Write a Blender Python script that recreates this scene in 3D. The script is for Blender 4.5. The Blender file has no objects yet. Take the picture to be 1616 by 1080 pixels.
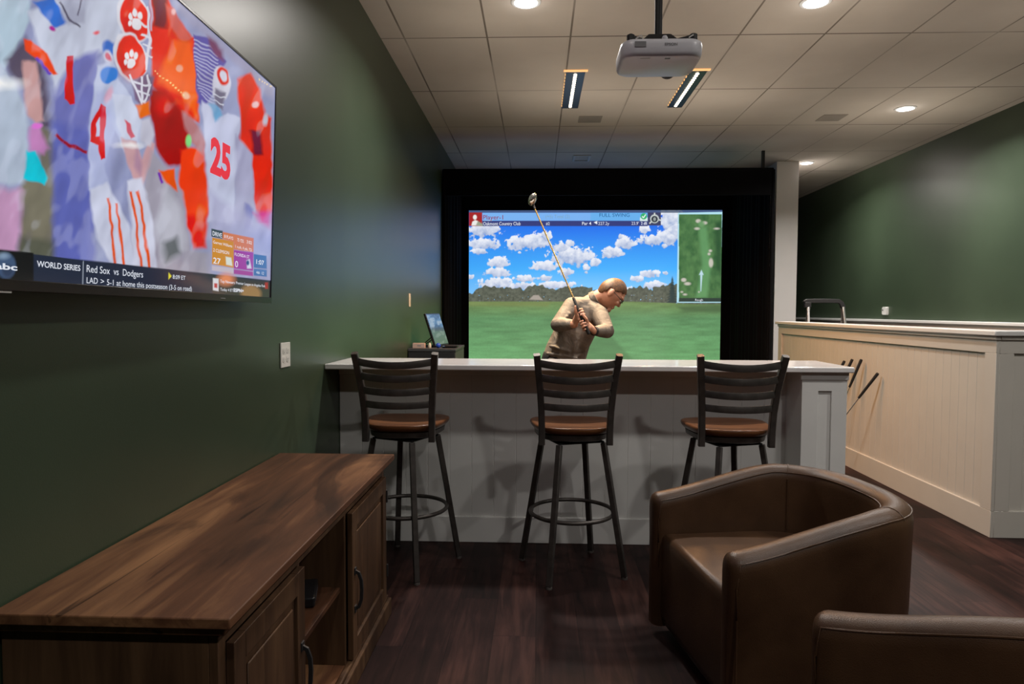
import bpy, bmesh, math, random
import numpy as np
from mathutils import Vector, Matrix
sin, cos, pi = math.sin, math.cos, math.pi
random.seed(4)
SC = bpy.context.scene
COL = SC.collection

# ------------------------------------------------------------------ camera
F_PX, YAW, PITCH, ROLL, CAM_H = 1081.6, .0366, .0453, .0037, 1.361
fw = Vector((-sin(YAW)*cos(PITCH), cos(YAW)*cos(PITCH), -sin(PITCH)))
r0 = Vector((cos(YAW), sin(YAW), 0)); u0 = r0.cross(fw)
rt = r0*cos(ROLL)+u0*sin(ROLL); up = -r0*sin(ROLL)+u0*cos(ROLL)
cd = bpy.data.cameras.new('camera'); cam = bpy.data.objects.new('camera', cd); COL.objects.link(cam)
cd.sensor_width = 36; cd.lens = 36*F_PX/1616; cd.clip_start = .05
M = Matrix.Identity(4)
for i in range(3):
    M[i][0] = rt[i]; M[i][1] = up[i]; M[i][2] = -fw[i]
M[2][3] = CAM_H
cam.matrix_world = M
SC.camera = cam
def picxy(P):
    """where world points (n,3) lie in the reference picture: used to lay the broadcast and the golf picture out on the two screens"""
    d = np.asarray(P, float)-np.array([0, 0, CAM_H])
    z = d@np.array(fw); return 808+F_PX*(d@np.array(rt))/z, 540-F_PX*(d@np.array(up))/z
def ray(x, y): return fw+rt*((x-808)/F_PX)-up*((y-540)/F_PX)

# ------------------------------------------------------------------ materials
def lin(c):
    if isinstance(c, (int, float)): c = (c, c, c)
    return tuple((v/255/12.92 if v/255 <= .04045 else ((v/255+.055)/1.055)**2.4) for v in c)
class NT:
    def __init__(s, name):
        s.m = bpy.data.materials.new(name); s.m.use_nodes = True; s.t = s.m.node_tree; s.b = s.t.nodes['Principled BSDF']
    def n(s, typ, **kw):
        nd = s.t.nodes.new(typ)
        for k, v in kw.items():
            if k in nd.inputs: nd.inputs[k].default_value = v
            else: setattr(nd, k, v)
        return nd
    def l(s, a, b): s.t.links.new(a, b)
    def coord(s, scale=(1, 1, 1), kind='Object'):
        tc = s.n('ShaderNodeTexCoord'); mp = s.n('ShaderNodeMapping'); mp.inputs['Scale'].default_value = scale
        s.l(tc.outputs[kind], mp.inputs['Vector']); return mp.outputs['Vector']
    def ramp(s, fac, stops):
        r = s.n('ShaderNodeValToRGB'); el = r.color_ramp.elements
        while len(el) < len(stops): el.new(.5)
        for e, (p, c) in zip(el, stops): e.position = p; e.color = (*c, 1)
        s.l(fac, r.inputs['Fac']); return r.outputs['Color']
    def bump(s, h, strength, dist=.01):
        b = s.n('ShaderNodeBump'); b.inputs['Strength'].default_value = strength; b.inputs['Distance'].default_value = dist
        s.l(h, b.inputs['Height']); s.l(b.outputs['Normal'], s.b.inputs['Normal'])
def paint(name, col, rough=.5, metal=0, noise=.06, nscale=6, bump=0, bscale=200, spec=.5):
    """flat finish with a faint procedural mottling"""
    t = NT(name); v = t.coord()
    nz = t.n('ShaderNodeTexNoise'); nz.inputs['Scale'].default_value = nscale; nz.inputs['Detail'].default_value = 3; t.l(v, nz.inputs['Vector'])
    a = tuple(max(0, c*(1-noise)) for c in col); b = tuple(min(1, c*(1+noise)) for c in col)
    t.l(t.ramp(nz.outputs['Fac'], [(.3, a), (.7, b)]), t.b.inputs['Base Color'])
    t.b.inputs['Roughness'].default_value = rough; t.b.inputs['Metallic'].default_value = metal
    t.b.inputs['Specular IOR Level'].default_value = spec
    if bump:
        n2 = t.n('ShaderNodeTexNoise'); n2.inputs['Scale'].default_value = bscale; t.l(v, n2.inputs['Vector']); t.bump(n2.outputs['Fac'], bump, .002)
    return t.m
def wood(name, dark, mid, light, axis='Y', rough=.5, scale=1.0, plank=0, bump=.15, cross='X', spec=.5, seam=1, knots=False):
    t = NT(name)
    sc = {'X': (1.2, 14, 14), 'Y': (14, 1.2, 14), 'Z': (14, 14, 1.2)}[axis]; sc = tuple(s*scale for s in sc)
    v = t.coord(sc)
    n1 = t.n('ShaderNodeTexNoise'); n1.inputs['Scale'].default_value = 1.3; n1.inputs['Detail'].default_value = 8; n1.inputs['Roughness'].default_value = .62; n1.inputs['Distortion'].default_value = .8
    v2 = t.coord(tuple(s*.16 if s > 2 else s*.5 for s in sc)); n2 = t.n('ShaderNodeTexNoise'); n2.inputs['Scale'].default_value = 1.5; n2.inputs['Detail'].default_value = 4; t.l(v2, n2.inputs['Vector'])
    fac0 = None
    if plank:
        tc = t.n('ShaderNodeTexCoord'); sx = t.n('ShaderNodeSeparateXYZ'); t.l(tc.outputs['Object'], sx.inputs[0])
        dv = t.n('ShaderNodeMath', operation='DIVIDE'); t.l(sx.outputs[cross], dv.inputs[0]); dv.inputs[1].default_value = plank
        fl = t.n('ShaderNodeMath', operation='FLOOR'); t.l(dv.outputs[0], fl.inputs[0])
        # plank ends staggered along the grain
        ln = t.n('ShaderNodeMath', operation='MULTIPLY_ADD'); t.l(fl.outputs[0], ln.inputs[0]); ln.inputs[1].default_value = .37; t.l(sx.outputs[axis], ln.inputs[2])
        d2 = t.n('ShaderNodeMath', operation='DIVIDE'); t.l(ln.outputs[0], d2.inputs[0]); d2.inputs[1].default_value = 1.22
        f2 = t.n('ShaderNodeMath', operation='FLOOR'); t.l(d2.outputs[0], f2.inputs[0])
        cb = t.n('ShaderNodeCombineXYZ'); t.l(fl.outputs[0], cb.inputs[0]); t.l(f2.outputs[0], cb.inputs[1])
        wn = t.n('ShaderNodeTexWhiteNoise'); t.l(cb.outputs[0], wn.inputs['Vector'])
        ad = t.n('ShaderNodeVectorMath', operation='MULTIPLY_ADD'); t.l(wn.outputs['Color'], ad.inputs[0]); ad.inputs[1].default_value = (7, 7, 7); t.l(v, ad.inputs[2])
        t.l(ad.outputs[0], n1.inputs['Vector']); fac0 = wn.outputs['Value']
        fr = t.n('ShaderNodeMath', operation='FRACT'); t.l(dv.outputs[0], fr.inputs[0])
        fr2 = t.n('ShaderNodeMath', operation='FRACT'); t.l(d2.outputs[0], fr2.inputs[0])
        g1 = t.n('ShaderNodeMath', operation='LESS_THAN'); t.l(fr.outputs[0], g1.inputs[0]); g1.inputs[1].default_value = .018
        g2 = t.n('ShaderNodeMath', operation='LESS_THAN'); t.l(fr2.outputs[0], g2.inputs[0]); g2.inputs[1].default_value = .0025
        gm = t.n('ShaderNodeMath', operation='MAXIMUM'); t.l(g1.outputs[0], gm.inputs[0]); t.l(g2.outputs[0], gm.inputs[1])
    else: t.l(v, n1.inputs['Vector'])
    mx = t.n('ShaderNodeMath', operation='MULTIPLY_ADD'); t.l(n2.outputs['Fac'], mx.inputs[0]); mx.inputs[1].default_value = .6
    ad2 = t.n('ShaderNodeMath', operation='MULTIPLY'); t.l(n1.outputs['Fac'], ad2.inputs[0]); ad2.inputs[1].default_value = .5; t.l(ad2.outputs[0], mx.inputs[2])
    f = mx.outputs[0]
    if fac0 is not None:
        m3 = t.n('ShaderNodeMath', operation='MULTIPLY_ADD'); t.l(fac0, m3.inputs[0]); m3.inputs[1].default_value = .16; t.l(f, m3.inputs[2])
        m4 = t.n('ShaderNodeMath', operation='SUBTRACT'); t.l(m3.outputs[0], m4.inputs[0]); m4.inputs[1].default_value = .08; f = m4.outputs[0]
    col = t.ramp(f, [(.36, dark), (.54, mid), (.72, light)])
    if knots:
        vk = t.coord(tuple(s*.28 if s > 2 else s*1.5 for s in sc)); nk = t.n('ShaderNodeTexNoise'); nk.inputs['Scale'].default_value = 1.1; nk.inputs['Detail'].default_value = 5; nk.inputs['Distortion'].default_value = 1.6; t.l(vk, nk.inputs['Vector'])
        kf = t.ramp(nk.outputs['Fac'], [(.33, (1, 1, 1)), (.43, (0, 0, 0))]); mk = t.n('ShaderNodeMixRGB', blend_type='MULTIPLY'); t.l(kf, mk.inputs['Fac']); t.l(col, mk.inputs['Color1']); mk.inputs['Color2'].default_value = (.42, .40, .42, 1); col = mk.outputs['Color']
        v5 = t.coord(tuple(s*2.2 if s > 2 else s*.8 for s in sc)); n5 = t.n('ShaderNodeTexNoise'); n5.inputs['Scale'].default_value = 1.4; n5.inputs['Detail'].default_value = 6; n5.inputs['Distortion'].default_value = 1.2; t.l(v5, n5.inputs['Vector'])
        cf = t.ramp(n5.outputs['Fac'], [(.30, (1, 1, 1)), (.37, (0, 0, 0))]); mk = t.n('ShaderNodeMixRGB', blend_type='MULTIPLY'); t.l(cf, mk.inputs['Fac']); t.l(col, mk.inputs['Color1']); mk.inputs['Color2'].default_value = (.3, .27, .25, 1); col = mk.outputs['Color']
    if plank:
        mc = t.n('ShaderNodeMixRGB'); ms = t.n('ShaderNodeMath', operation='MULTIPLY'); t.l(gm.outputs[0], ms.inputs[0]); ms.inputs[1].default_value = seam; t.l(ms.outputs[0], mc.inputs['Fac']); t.l(col, mc.inputs['Color1']); mc.inputs['Color2'].default_value = (*[c*.35 for c in dark], 1); col = mc.outputs['Color']
    t.l(col, t.b.inputs['Base Color']); t.b.inputs['Roughness'].default_value = rough; t.b.inputs['Specular IOR Level'].default_value = spec
    t.bump(n1.outputs['Fac'], bump, .003)
    return t.m
def emis(name, col, st):
    t = NT(name); t.b.inputs['Base Color'].default_value = (*col, 1); t.b.inputs['Emission Color'].default_value = (*col, 1)
    t.b.inputs['Emission Strength'].default_value = st; return t.m
def vcol(name, st, rough=.3, base=.02):
    t = NT(name); a = t.n('ShaderNodeVertexColor'); a.layer_name = 'picture'
    t.l(a.outputs['Color'], t.b.inputs['Emission Color']); t.b.inputs['Emission Strength'].default_value = st
    t.b.inputs['Base Color'].default_value = (base, base, base, 1); t.b.inputs['Roughness'].default_value = rough
    return t.m

GREEN = (.041, .062, .036)
m_wall = paint('green_wall_paint', GREEN, rough=.36, noise=.10, nscale=1.7, bump=.12, bscale=260)
m_white = paint('white_trim_paint', (.73, .73, .71), rough=.42, noise=.02)
m_cap = paint('white_cap_paint', (.7, .7, .68), rough=.35, noise=.02)
m_hwp = paint('half_wall_warm_tint', (.565, .54, .485), rough=.42, noise=.02)  # same white as the bar, tinted tan for the warm light on it
m_col = paint('warm_white_column', (.90, .86, .83), rough=.5, noise=.01)
m_quartz = paint('white_quartz', (.80, .785, .78), rough=.12, noise=.05, nscale=9)
m_floor = wood('dark_plank_floor', (.0065, .0030, .0028), (.021, .0088, .0078), (.060, .026, .021), 'Y', rough=.52, plank=.18, bump=.05, spec=.12, seam=.6, scale=1.6)
m_rust = wood('rustic_brown_wood', (.022, .011, .007), (.108, .047, .024), (.32, .165, .078), 'Y', rough=.5, scale=.7, bump=.15, spec=.22, knots=True)
m_rustz = wood('rustic_upright_wood', (.014, .008, .005), (.062, .032, .017), (.135, .075, .038), 'Z', rough=.5, scale=.8, bump=.15, spec=.25)
m_seat = wood('cherry_seat_wood', (.045, .016, .007), (.12, .045, .018), (.22, .09, .036), 'X', rough=.3, scale=1.3, bump=.03, spec=.35)
m_metal = paint('hammered_dark_metal', (.085, .076, .070), rough=.42, metal=.6, noise=.2, nscale=25, bump=.06, bscale=90)
m_black = paint('matt_black', (.012, .012, .013), rough=.6, noise=.1)
m_blackmetal = paint('black_powder_coat', (.010, .010, .011), rough=.6, noise=.1)
m_curtain = paint('black_bay_cloth', (.0045, .0045, .0055), rough=.95, noise=.2, nscale=3, spec=.1)
m_bezel = paint('gloss_black_bezel', (.012, .012, .014), rough=.25, noise=.02)
m_plate = paint('white_plastic', (.68, .67, .64), rough=.35, noise=.02)
m_beigeplate = paint('ivory_plastic', (.75, .68, .52), rough=.35, noise=.02)
m_proj = paint('white_projector_shell', (.62, .62, .66), rough=.35, noise=.02)
m_grey = paint('grey_vent_plastic', (.22, .22, .23), rough=.5, noise=.05)
m_alu = paint('brushed_aluminium', (.6, .6, .6), rough=.32, metal=.85, noise=.05)
m_chrome = paint('polished_steel', (.7, .68, .62), rough=.18, metal=.95, noise=.03)
m_gold = paint('copper_toned_shaft', (.75, .48, .16), rough=.25, metal=.7, noise=.03)
m_rubber = paint('black_rubber_grip', (.012, .011, .011), rough=.7, noise=.2, nscale=60)
m_lens = emis('lit_lens', (1, .97, .95), 6)
m_led = emis('warm_led', (1, .86, .62), 9)
m_slot = paint('blue_black_housing', (.022, .026, .04), rough=.3, metal=.3, noise=.05)
m_orange = emis('warm_spill_glow', (1, .55, .22), .8)  # emission stands in for led light on the lip and edges
m_foot = paint('dull_foot_cap', (.09, .08, .075), rough=.45, noise=.1)
m_speak = paint('dusty_grille', (.30, .265, .23), rough=.8, noise=.05)
m_box = paint('kraft_box', (.6, .42, .34), rough=.6, noise=.04)
m_blue = paint('blue_plastic', (.02, .08, .5), rough=.4, noise=.04)
m_cabside = paint('charcoal_cabinet', (.05, .052, .055), rough=.5, noise=.08)
def leather():
    t = NT('brown_leather'); v = t.coord()
    a = t.n('ShaderNodeTexNoise'); a.inputs['Scale'].default_value = 4; a.inputs['Detail'].default_value = 5; t.l(v, a.inputs['Vector'])
    t.l(t.ramp(a.outputs['Fac'], [(.3, (.038, .018, .0085)), (.7, (.080, .041, .020))]), t.b.inputs['Base Color'])
    g = t.n('ShaderNodeTexVoronoi'); g.inputs['Scale'].default_value = 380; t.l(v, g.inputs['Vector'])
    t.b.inputs['Roughness'].default_value = .38; t.b.inputs['Specular IOR Level'].default_value = .38
    ad = t.n('ShaderNodeMath', operation='MULTIPLY_ADD'); t.l(a.outputs['Fac'], ad.inputs[0]); ad.inputs[1].default_value = 1.5; t.l(g.outputs['Distance'], ad.inputs[2])
    t.bump(ad.outputs[0], .18, .003); return t.m
m_leather = leather()
def tilemat():
    """2 x 4 ft lay-in ceiling tiles: grid bars, dark joints, faint stains"""
    t = NT('ceiling_tiles'); tc = t.n('ShaderNodeTexCoord'); sx = t.n('ShaderNodeSeparateXYZ'); t.l(tc.outputs['Object'], sx.inputs[0])
    def joint(out, off, period, lo, hi):
        a = t.n('ShaderNodeMath', operation='SUBTRACT'); t.l(out, a.inputs[0]); a.inputs[1].default_value = off
        b = t.n('ShaderNodeMath', operation='DIVIDE'); t.l(a.outputs[0], b.inputs[0]); b.inputs[1].default_value = period
        c = t.n('ShaderNodeMath', operation='FRACT'); t.l(b.outputs[0], c.inputs[0])
        d = t.n('ShaderNodeMath', operation='GREATER_THAN'); t.l(c.outputs[0], d.inputs[0]); d.inputs[1].default_value = lo
        e = t.n('ShaderNodeMath', operation='LESS_THAN'); t.l(c.outputs[0], e.inputs[0]); e.inputs[1].default_value = hi
        f = t.n('ShaderNodeMath', operation='MULTIPLY'); t.l(d.outputs[0], f.inputs[0]); t.l(e.outputs[0], f.inputs[1])
        return f.outputs[0], b.outputs[0]
    X0, Y0 = -1.001, 5.101
    jx, cx = joint(sx.outputs['X'], X0-.012, .61, .030, .052)
    jy, cy = joint(sx.outputs['Y'], Y0-.012, 1.22, .012, .026)
    bx_, _ = joint(sx.outputs['X'], X0-.012, .61, -1, .030)
    mj = t.n('ShaderNodeMath', operation='MAXIMUM'); t.l(jx, mj.inputs[0]); t.l(jy, mj.inputs[1])
    # each tile a shade of its own
    fx = t.n('ShaderNodeMath', operation='FLOOR'); t.l(cx, fx.inputs[0]); fy = t.n('ShaderNodeMath', operation='FLOOR'); t.l(cy, fy.inputs[0])
    cb = t.n('ShaderNodeCombineXYZ'); t.l(fx.outputs[0], cb.inputs[0]); t.l(fy.outputs[0], cb.inputs[1])
    wn = t.n('ShaderNodeTexWhiteNoise'); t.l(cb.outputs[0], wn.inputs['Vector'])
    nz = t.n('ShaderNodeTexNoise'); nz.inputs['Scale'].default_value = 1.6; nz.inputs['Detail'].default_value = 6; t.l(tc.outputs['Object'], nz.inputs['Vector'])
    mm = t.n('ShaderNodeMath', operation='MULTIPLY_ADD'); t.l(wn.outputs['Value'], mm.inputs[0]); mm.inputs[1].default_value = .25; t.l(nz.outputs['Fac'], mm.inputs[2])
    col = t.ramp(mm.outputs[0], [(.35, (.50, .445, .385)), (.85, (.59, .53, .465))])
    # joints fade in and out as the tiles sit unevenly
    n3 = t.n('ShaderNodeTexNoise'); n3.inputs['Scale'].default_value = .9; t.l(tc.outputs['Object'], n3.inputs['Vector'])
    jm = t.n('ShaderNodeMath', operation='MULTIPLY'); t.l(mj.outputs[0], jm.inputs[0])
    jr = t.n('ShaderNodeMapRange'); jr.inputs['From Min'].default_value = .4; jr.inputs['From Max'].default_value = .6; jr.inputs['To Min'].default_value = .35; jr.inputs['To Max'].default_value = .85
    t.l(n3.outputs['Fac'], jr.inputs['Value']); t.l(jr.outputs['Result'], jm.inputs[1])
    mx = t.n('ShaderNodeMixRGB'); t.l(jm.outputs[0], mx.inputs['Fac']); t.l(col, mx.inputs['Color1']); mx.inputs['Color2'].default_value = (.10, .075, .055, 1)
    t.l(mx.outputs['Color'], t.b.inputs['Base Color']); t.b.inputs['Roughness'].default_value = .9
    n4 = t.n('ShaderNodeTexNoise'); n4.inputs['Scale'].default_value = 90; n4.inputs['Detail'].default_value = 4; t.l(tc.outputs['Object'], n4.inputs['Vector']); t.bump(n4.outputs['Fac'], .25, .003)
    return t.m
m_tile = tilemat()

# ------------------------------------------------------------------ geometry helpers
class MB:
    def __init__(s): s.v = []; s.f = []
    def add(s, vs, fs):
        o = len(s.v); s.v += [tuple(v) for v in vs]; s.f += [tuple(i+o for i in f) for f in fs]; return s
    def box(s, x0, x1, y0, y1, z0, z1):
        return s.add([(x, y, z) for z in (z0, z1) for y in (y0, y1) for x in (x0, x1)],
                     [(0, 2, 3, 1), (4, 5, 7, 6), (0, 1, 5, 4), (2, 6, 7, 3), (0, 4, 6, 2), (1, 3, 7, 5)])
    def bar(s, a, b, w, h, upv=(0, 0, 1)):
        a = Vector(a); b = Vector(b); d = (b-a).normalized(); x = d.cross(Vector(upv))
        x = (x if x.length > 1e-4 else d.cross(Vector((0, 1, 0)))).normalized(); y = x.cross(d)
        vs = [p+x*i*w/2+y*j*h/2 for p in (a, b) for i, j in ((-1, -1), (1, -1), (1, 1), (-1, 1))]
        return s.add(vs, [(3, 2, 1, 0), (4, 5, 6, 7)]+[(i, (i+1) % 4, 4+(i+1) % 4, 4+i) for i in range(4)])
    def sweep(s, pts, prof, closed=False, upv=(0, 0, 1), caps=True, scales=None):
        """profile [(a,b)...] carried along pts; a lies sideways, b along upv"""
        P = [Vector(p) for p in pts]; n = len(P); k = len(prof); vs = []
        for i, p in enumerate(P):
            if closed: t = P[(i+1) % n]-P[i-1]
            else: t = P[min(i+1, n-1)]-P[max(i-1, 0)]
            t.normalize(); x = t.cross(Vector(upv))
            if x.length < 1e-4: x = t.cross(Vector((0, 1, 0)))
            x.normalize(); y = x.cross(t); sc = scales[i] if scales else 1
            vs += [p+x*a*sc+y*b*sc for a, b in prof]
        fs = []
        for i in range(n if closed else n-1):
            j = (i+1) % n
            for q in range(k): fs.append((i*k+q, i*k+(q+1) % k, j*k+(q+1) % k, j*k+q))
        if not closed and caps: fs += [tuple(range(k-1, -1, -1)), tuple((n-1)*k+q for q in range(k))]
        return s.add(vs, fs)
    def tube(s, pts, r, seg=10, closed=False, upv=(0, 0, 1), scales=None):
        return s.sweep(pts, [(r*cos(2*pi*i/seg), r*sin(2*pi*i/seg)) for i in range(seg)], closed, upv, True, scales)
    def lathe(s, prof, c=(0, 0, 0), seg=24, axis='Z'):
        vs = []
        for r, z in prof:
            for i in range(seg):
                a = 2*pi*i/seg; p = (r*cos(a), r*sin(a), z)
                if axis == 'Y': p = (p[0], p[2], p[1])
                if axis == 'X': p = (p[2], p[0], p[1])
                vs.append((p[0]+c[0], p[1]+c[1], p[2]+c[2]))
        fs = [(i*seg+j, i*seg+(j+1) % seg, (i+1)*seg+(j+1) % seg, (i+1)*seg+j) for i in range(len(prof)-1) for j in range(seg)]
        fs += [tuple(range(seg-1, -1, -1)), tuple((len(prof)-1)*seg+j for j in range(seg))]
        return s.add(vs, fs)
    def rings(s, rings):
        """stack of equal-length loops, capped at both ends"""
        k = len(rings[0]); vs = [v for r in rings for v in r]
        fs = [(i*k+q, i*k+(q+1) % k, (i+1)*k+(q+1) % k, (i+1)*k+q) for i in range(len(rings)-1) for q in range(k)]
        fs += [tuple(range(k-1, -1, -1)), tuple((len(rings)-1)*k+q for q in range(k))]
        return s.add(vs, fs)
    def mesh(s, name):
        me = bpy.data.meshes.new(name); me.from_pydata(s.v, [], s.f)
        bm = bmesh.new(); bm.from_mesh(me); bmesh.ops.recalc_face_normals(bm, faces=bm.faces); bm.to_mesh(me); bm.free(); return me
def obj(name, mb, mat, parent=None, bevel=0, smooth=False, seg=2):
    me = mb.mesh(name) if isinstance(mb, MB) else mb
    if not me.materials: me.materials.append(mat)
    o = bpy.data.objects.new(name, me); COL.objects.link(o)
    if parent: o.parent = parent
    if smooth or bevel:
        for p in me.polygons: p.use_smooth = True
        try: me.set_sharp_from_angle(angle=math.radians(smooth if smooth > 1 else 40))
        except Exception: pass
    if bevel:
        b = o.modifiers.new('bevel', 'BEVEL'); b.width = bevel; b.segments = seg; b.limit_method = 'ANGLE'; b.angle_limit = .6; b.harden_normals = False
    return o
def tag(o, label, cat, group=None, kind=None):
    if label: o['label'] = label
    if cat: o['category'] = cat
    if group: o['group'] = group
    if kind: o['kind'] = kind
    return o
def thing(name, label, cat, loc=(0, 0, 0), rz=0, group=None):
    o = bpy.data.objects.new(name, None); COL.objects.link(o); o.location = loc; o.rotation_euler = (0, 0, rz); o.empty_display_size = .1
    return tag(o, label, cat, group)
def struct(name, mb, mat, bevel=0, label=None, parent=None):
    o = obj(name, mb, mat, parent, bevel)
    if parent is None: o['kind'] = 'structure'
    if label: o['label'] = label; 
    return o
def dup(root, loc, rz, label):
    r = root.copy(); COL.objects.link(r); r.location = loc; r.rotation_euler = (0, 0, rz); r['label'] = label
    for ch in list(root.children):
        c = ch.copy(); COL.objects.link(c); c.parent = r
        for g in list(ch.children):
            d = g.copy(); COL.objects.link(d); d.parent = c
    return r
def bake(o):
    """apply the modifiers of o and return the resulting mesh"""
    dg = bpy.context.evaluated_depsgraph_get(); dg.update()
    me = bpy.data.meshes.new_from_object(o.evaluated_get(dg)); bpy.data.objects.remove(o); return me
def text_mesh(items, name, mat, parent, frame):
    """items: (text, left, baseline, width, cap height, shear) in the local plane given by frame(a,b)->Vector; one mesh"""
    mb = MB()
    for txt, a0, b0, w, h, off in items:
        c = bpy.data.curves.new('lettering', 'FONT'); c.body = txt; c.size = 1; c.offset = off; c.resolution_u = 3
        o = bpy.data.objects.new('lettering', c); COL.objects.link(o)
        me = bake(o); 
        if not len(me.vertices): continue
        X = [v.co.x for v in me.vertices]; x0, x1 = min(X), max(X); ch = .69
        vs = [frame(a0+(v.co.x-x0)/(x1-x0)*w, b0+v.co.y/ch*h) for v in me.vertices]
        mb.add(vs, [tuple(p.vertices) for p in me.polygons]); bpy.data.meshes.remove(me); bpy.data.curves.remove(c)
    me = bpy.data.meshes.new(name); me.from_pydata(mb.v, [], mb.f); me.materials.append(mat)
    o = bpy.data.objects.new(name, me); COL.objects.link(o); o.parent = parent; return o

# ------------------------------------------------------------------ room shell
XL, XR, YB, YN, H = -1.1625, 4.60, 13.0, -3.2, 3.365
struct('floor', MB().box(XL-.12, XR+.12, YN-.12, YB+.12, -.1, 0), m_floor, label='dark brown plank floor')
struct('ceiling', MB().box(XL-.12, XR+.12, YN-.12, YB+.12, H, H+.08), m_tile, label='beige lay-in tile ceiling')
struct('wall_left', MB().box(XL-.12, XL, YN, YB, 0, H), m_wall, label='dark green painted wall behind the television')
struct('wall_right', MB().box(XR, XR+.12, YN, YB, 0, H), m_wall, label='dark green painted wall on the right')
struct('wall_back', MB().box(XL-.12, XR+.12, YB, YB+.12, 0, H), m_wall)
struct('wall_front', MB().box(XL-.12, XR+.12, YN-.12, YN, 0, H), m_wall)
struct('column', MB().box(3.185, 3.475, 9.36, 9.86, 0, H), m_col, label='white square column behind the half wall')

def beadboard(axis, a0, a1, z0, z1, face, depth, pitch, outward):
    """board face with V grooves; axis 'X' or 'Y' runs along the wall, outward = sign of the visible side"""
    mb = MB(); n = round((a1-a0)/pitch); pr = []
    for i in range(n+1):
        c = a0+(a1-a0)*i/n
        for da, dd in ((-.0028, 0), (0, .002), (.0028, 0)):
            if a0 <= c+da <= a1: pr.append((c+da, dd))
    vs = []
    for a, d in pr:
        for z in (z0, z1):
            p = face-outward*d; vs.append((a, p, z) if axis == 'X' else (p, a, z))
    k = len(pr)
    fs = [(2*i, 2*i+2, 2*i+3, 2*i+1) for i in range(k-1)]
    b0, b1 = face-outward*depth, face
    mb.add(vs, fs)
    lo, hi = sorted((face-outward*depth, face-outward*.0065))
    if axis == 'X': mb.box(a0, a1, lo, hi, z0, z1)
    else: mb.box(lo, hi, a0, a1, z0, z1)
    return mb
# half wall: a long leg beside the bay and a short return towards the right wall
PX, PY0, PY1, PT = 2.742, 4.19, 7.9, .13
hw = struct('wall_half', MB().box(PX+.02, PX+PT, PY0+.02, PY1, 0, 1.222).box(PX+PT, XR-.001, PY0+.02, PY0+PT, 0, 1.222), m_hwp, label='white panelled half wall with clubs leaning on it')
struct('trim_1', MB().box(PX-.03, PX+PT+.03, PY0-.03, PY1+.03, 1.222, 1.254).box(PX+PT+.03, XR-.001, PY0-.03, PY0+PT+.03, 1.222, 1.254), m_cap, .006, parent=hw)
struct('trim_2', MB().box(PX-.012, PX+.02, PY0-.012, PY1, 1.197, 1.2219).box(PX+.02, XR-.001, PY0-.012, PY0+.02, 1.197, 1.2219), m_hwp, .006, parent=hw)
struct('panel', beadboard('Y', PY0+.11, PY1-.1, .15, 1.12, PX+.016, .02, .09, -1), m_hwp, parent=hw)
fr = MB().box(PX, PX+.02, PY0, PY1, 1.117, 1.2).box(PX, PX+.02, PY0, PY1, 0, .163).box(PX, PX+.02, PY0, PY0+.105, .163, 1.117).box(PX, PX+.02, PY1-.1, PY1, .163, 1.117)
fr.box(PX+.0201, XR-.001, PY0, PY0+.02, 1.117, 1.2).box(PX+.0201, XR-.001, PY0, PY0+.02, 0, .163).box(PX+.0201, PX+.105, PY0, PY0+.02, .163, 1.117).box(PX+.9, PX+1.0, PY0, PY0+.02, .16, 1.12)
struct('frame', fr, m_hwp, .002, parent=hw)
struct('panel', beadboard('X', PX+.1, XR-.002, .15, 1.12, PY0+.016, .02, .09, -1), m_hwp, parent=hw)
# wainscot ledge along the right wall
rl = struct('trim_3', MB().box(XR-.10, XR-.001, PY0+PT+.04, YB-.001, 0, 1.235), m_white, label='white wainscot along the right wall')
struct('trim_4', MB().box(XR-.14, XR-.001, PY0+PT+.04, YB-.001, 1.235, 1.268), m_cap, .005, parent=rl)

# ------------------------------------------------------------------ bar
BY = 3.977
bar = thing('bar_counter', 'white beadboard bar base beneath the quartz countertop', 'bar counter', (0, 0, 0))
obj('front_panel', beadboard('X', XL+.002, 1.44, .14, 1.0, BY, .06, .131, -1), m_white, bar)
obj('frieze_board', MB().box(XL+.002, 1.44, BY-.012, BY+.05, .985, 1.036), m_white, bar, .002)
obj('baseboard', MB().box(XL+.002, 1.44, BY-.014, BY+.05, 0, .152), m_white, bar, .003)
pil = obj('pilaster', MB().box(1.432, 1.668, 3.752, 4.17, 0, 1.036), m_white, bar, .002)
PF = 3.738
pm = MB().box(1.43, 1.67, PF, 3.753, .935, 1.0).box(1.43, 1.517, PF, 3.753, 0, .937).box(1.588, 1.67, PF, 3.753, 0, .937).box(1.517, 1.588, PF, 3.753, 0, .17)
obj('raised_frame', pm, m_white, pil, .0015)
obj('crown_board', MB().box(1.422, 1.676, PF-.006, 3.753, .995, 1.036), m_white, pil, .002)
obj('end_panel', MB().box(-1.16, 1.66, BY+.05, BY+.09, 0, 1.036), m_white, bar)
ct = obj('countertop', MB().box(XL+.001, 1.69, 3.697, 4.21, 1.037, 1.067), m_quartz, None, .006)
tag(ct, 'long white quartz countertop on the bar', 'countertop')

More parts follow.
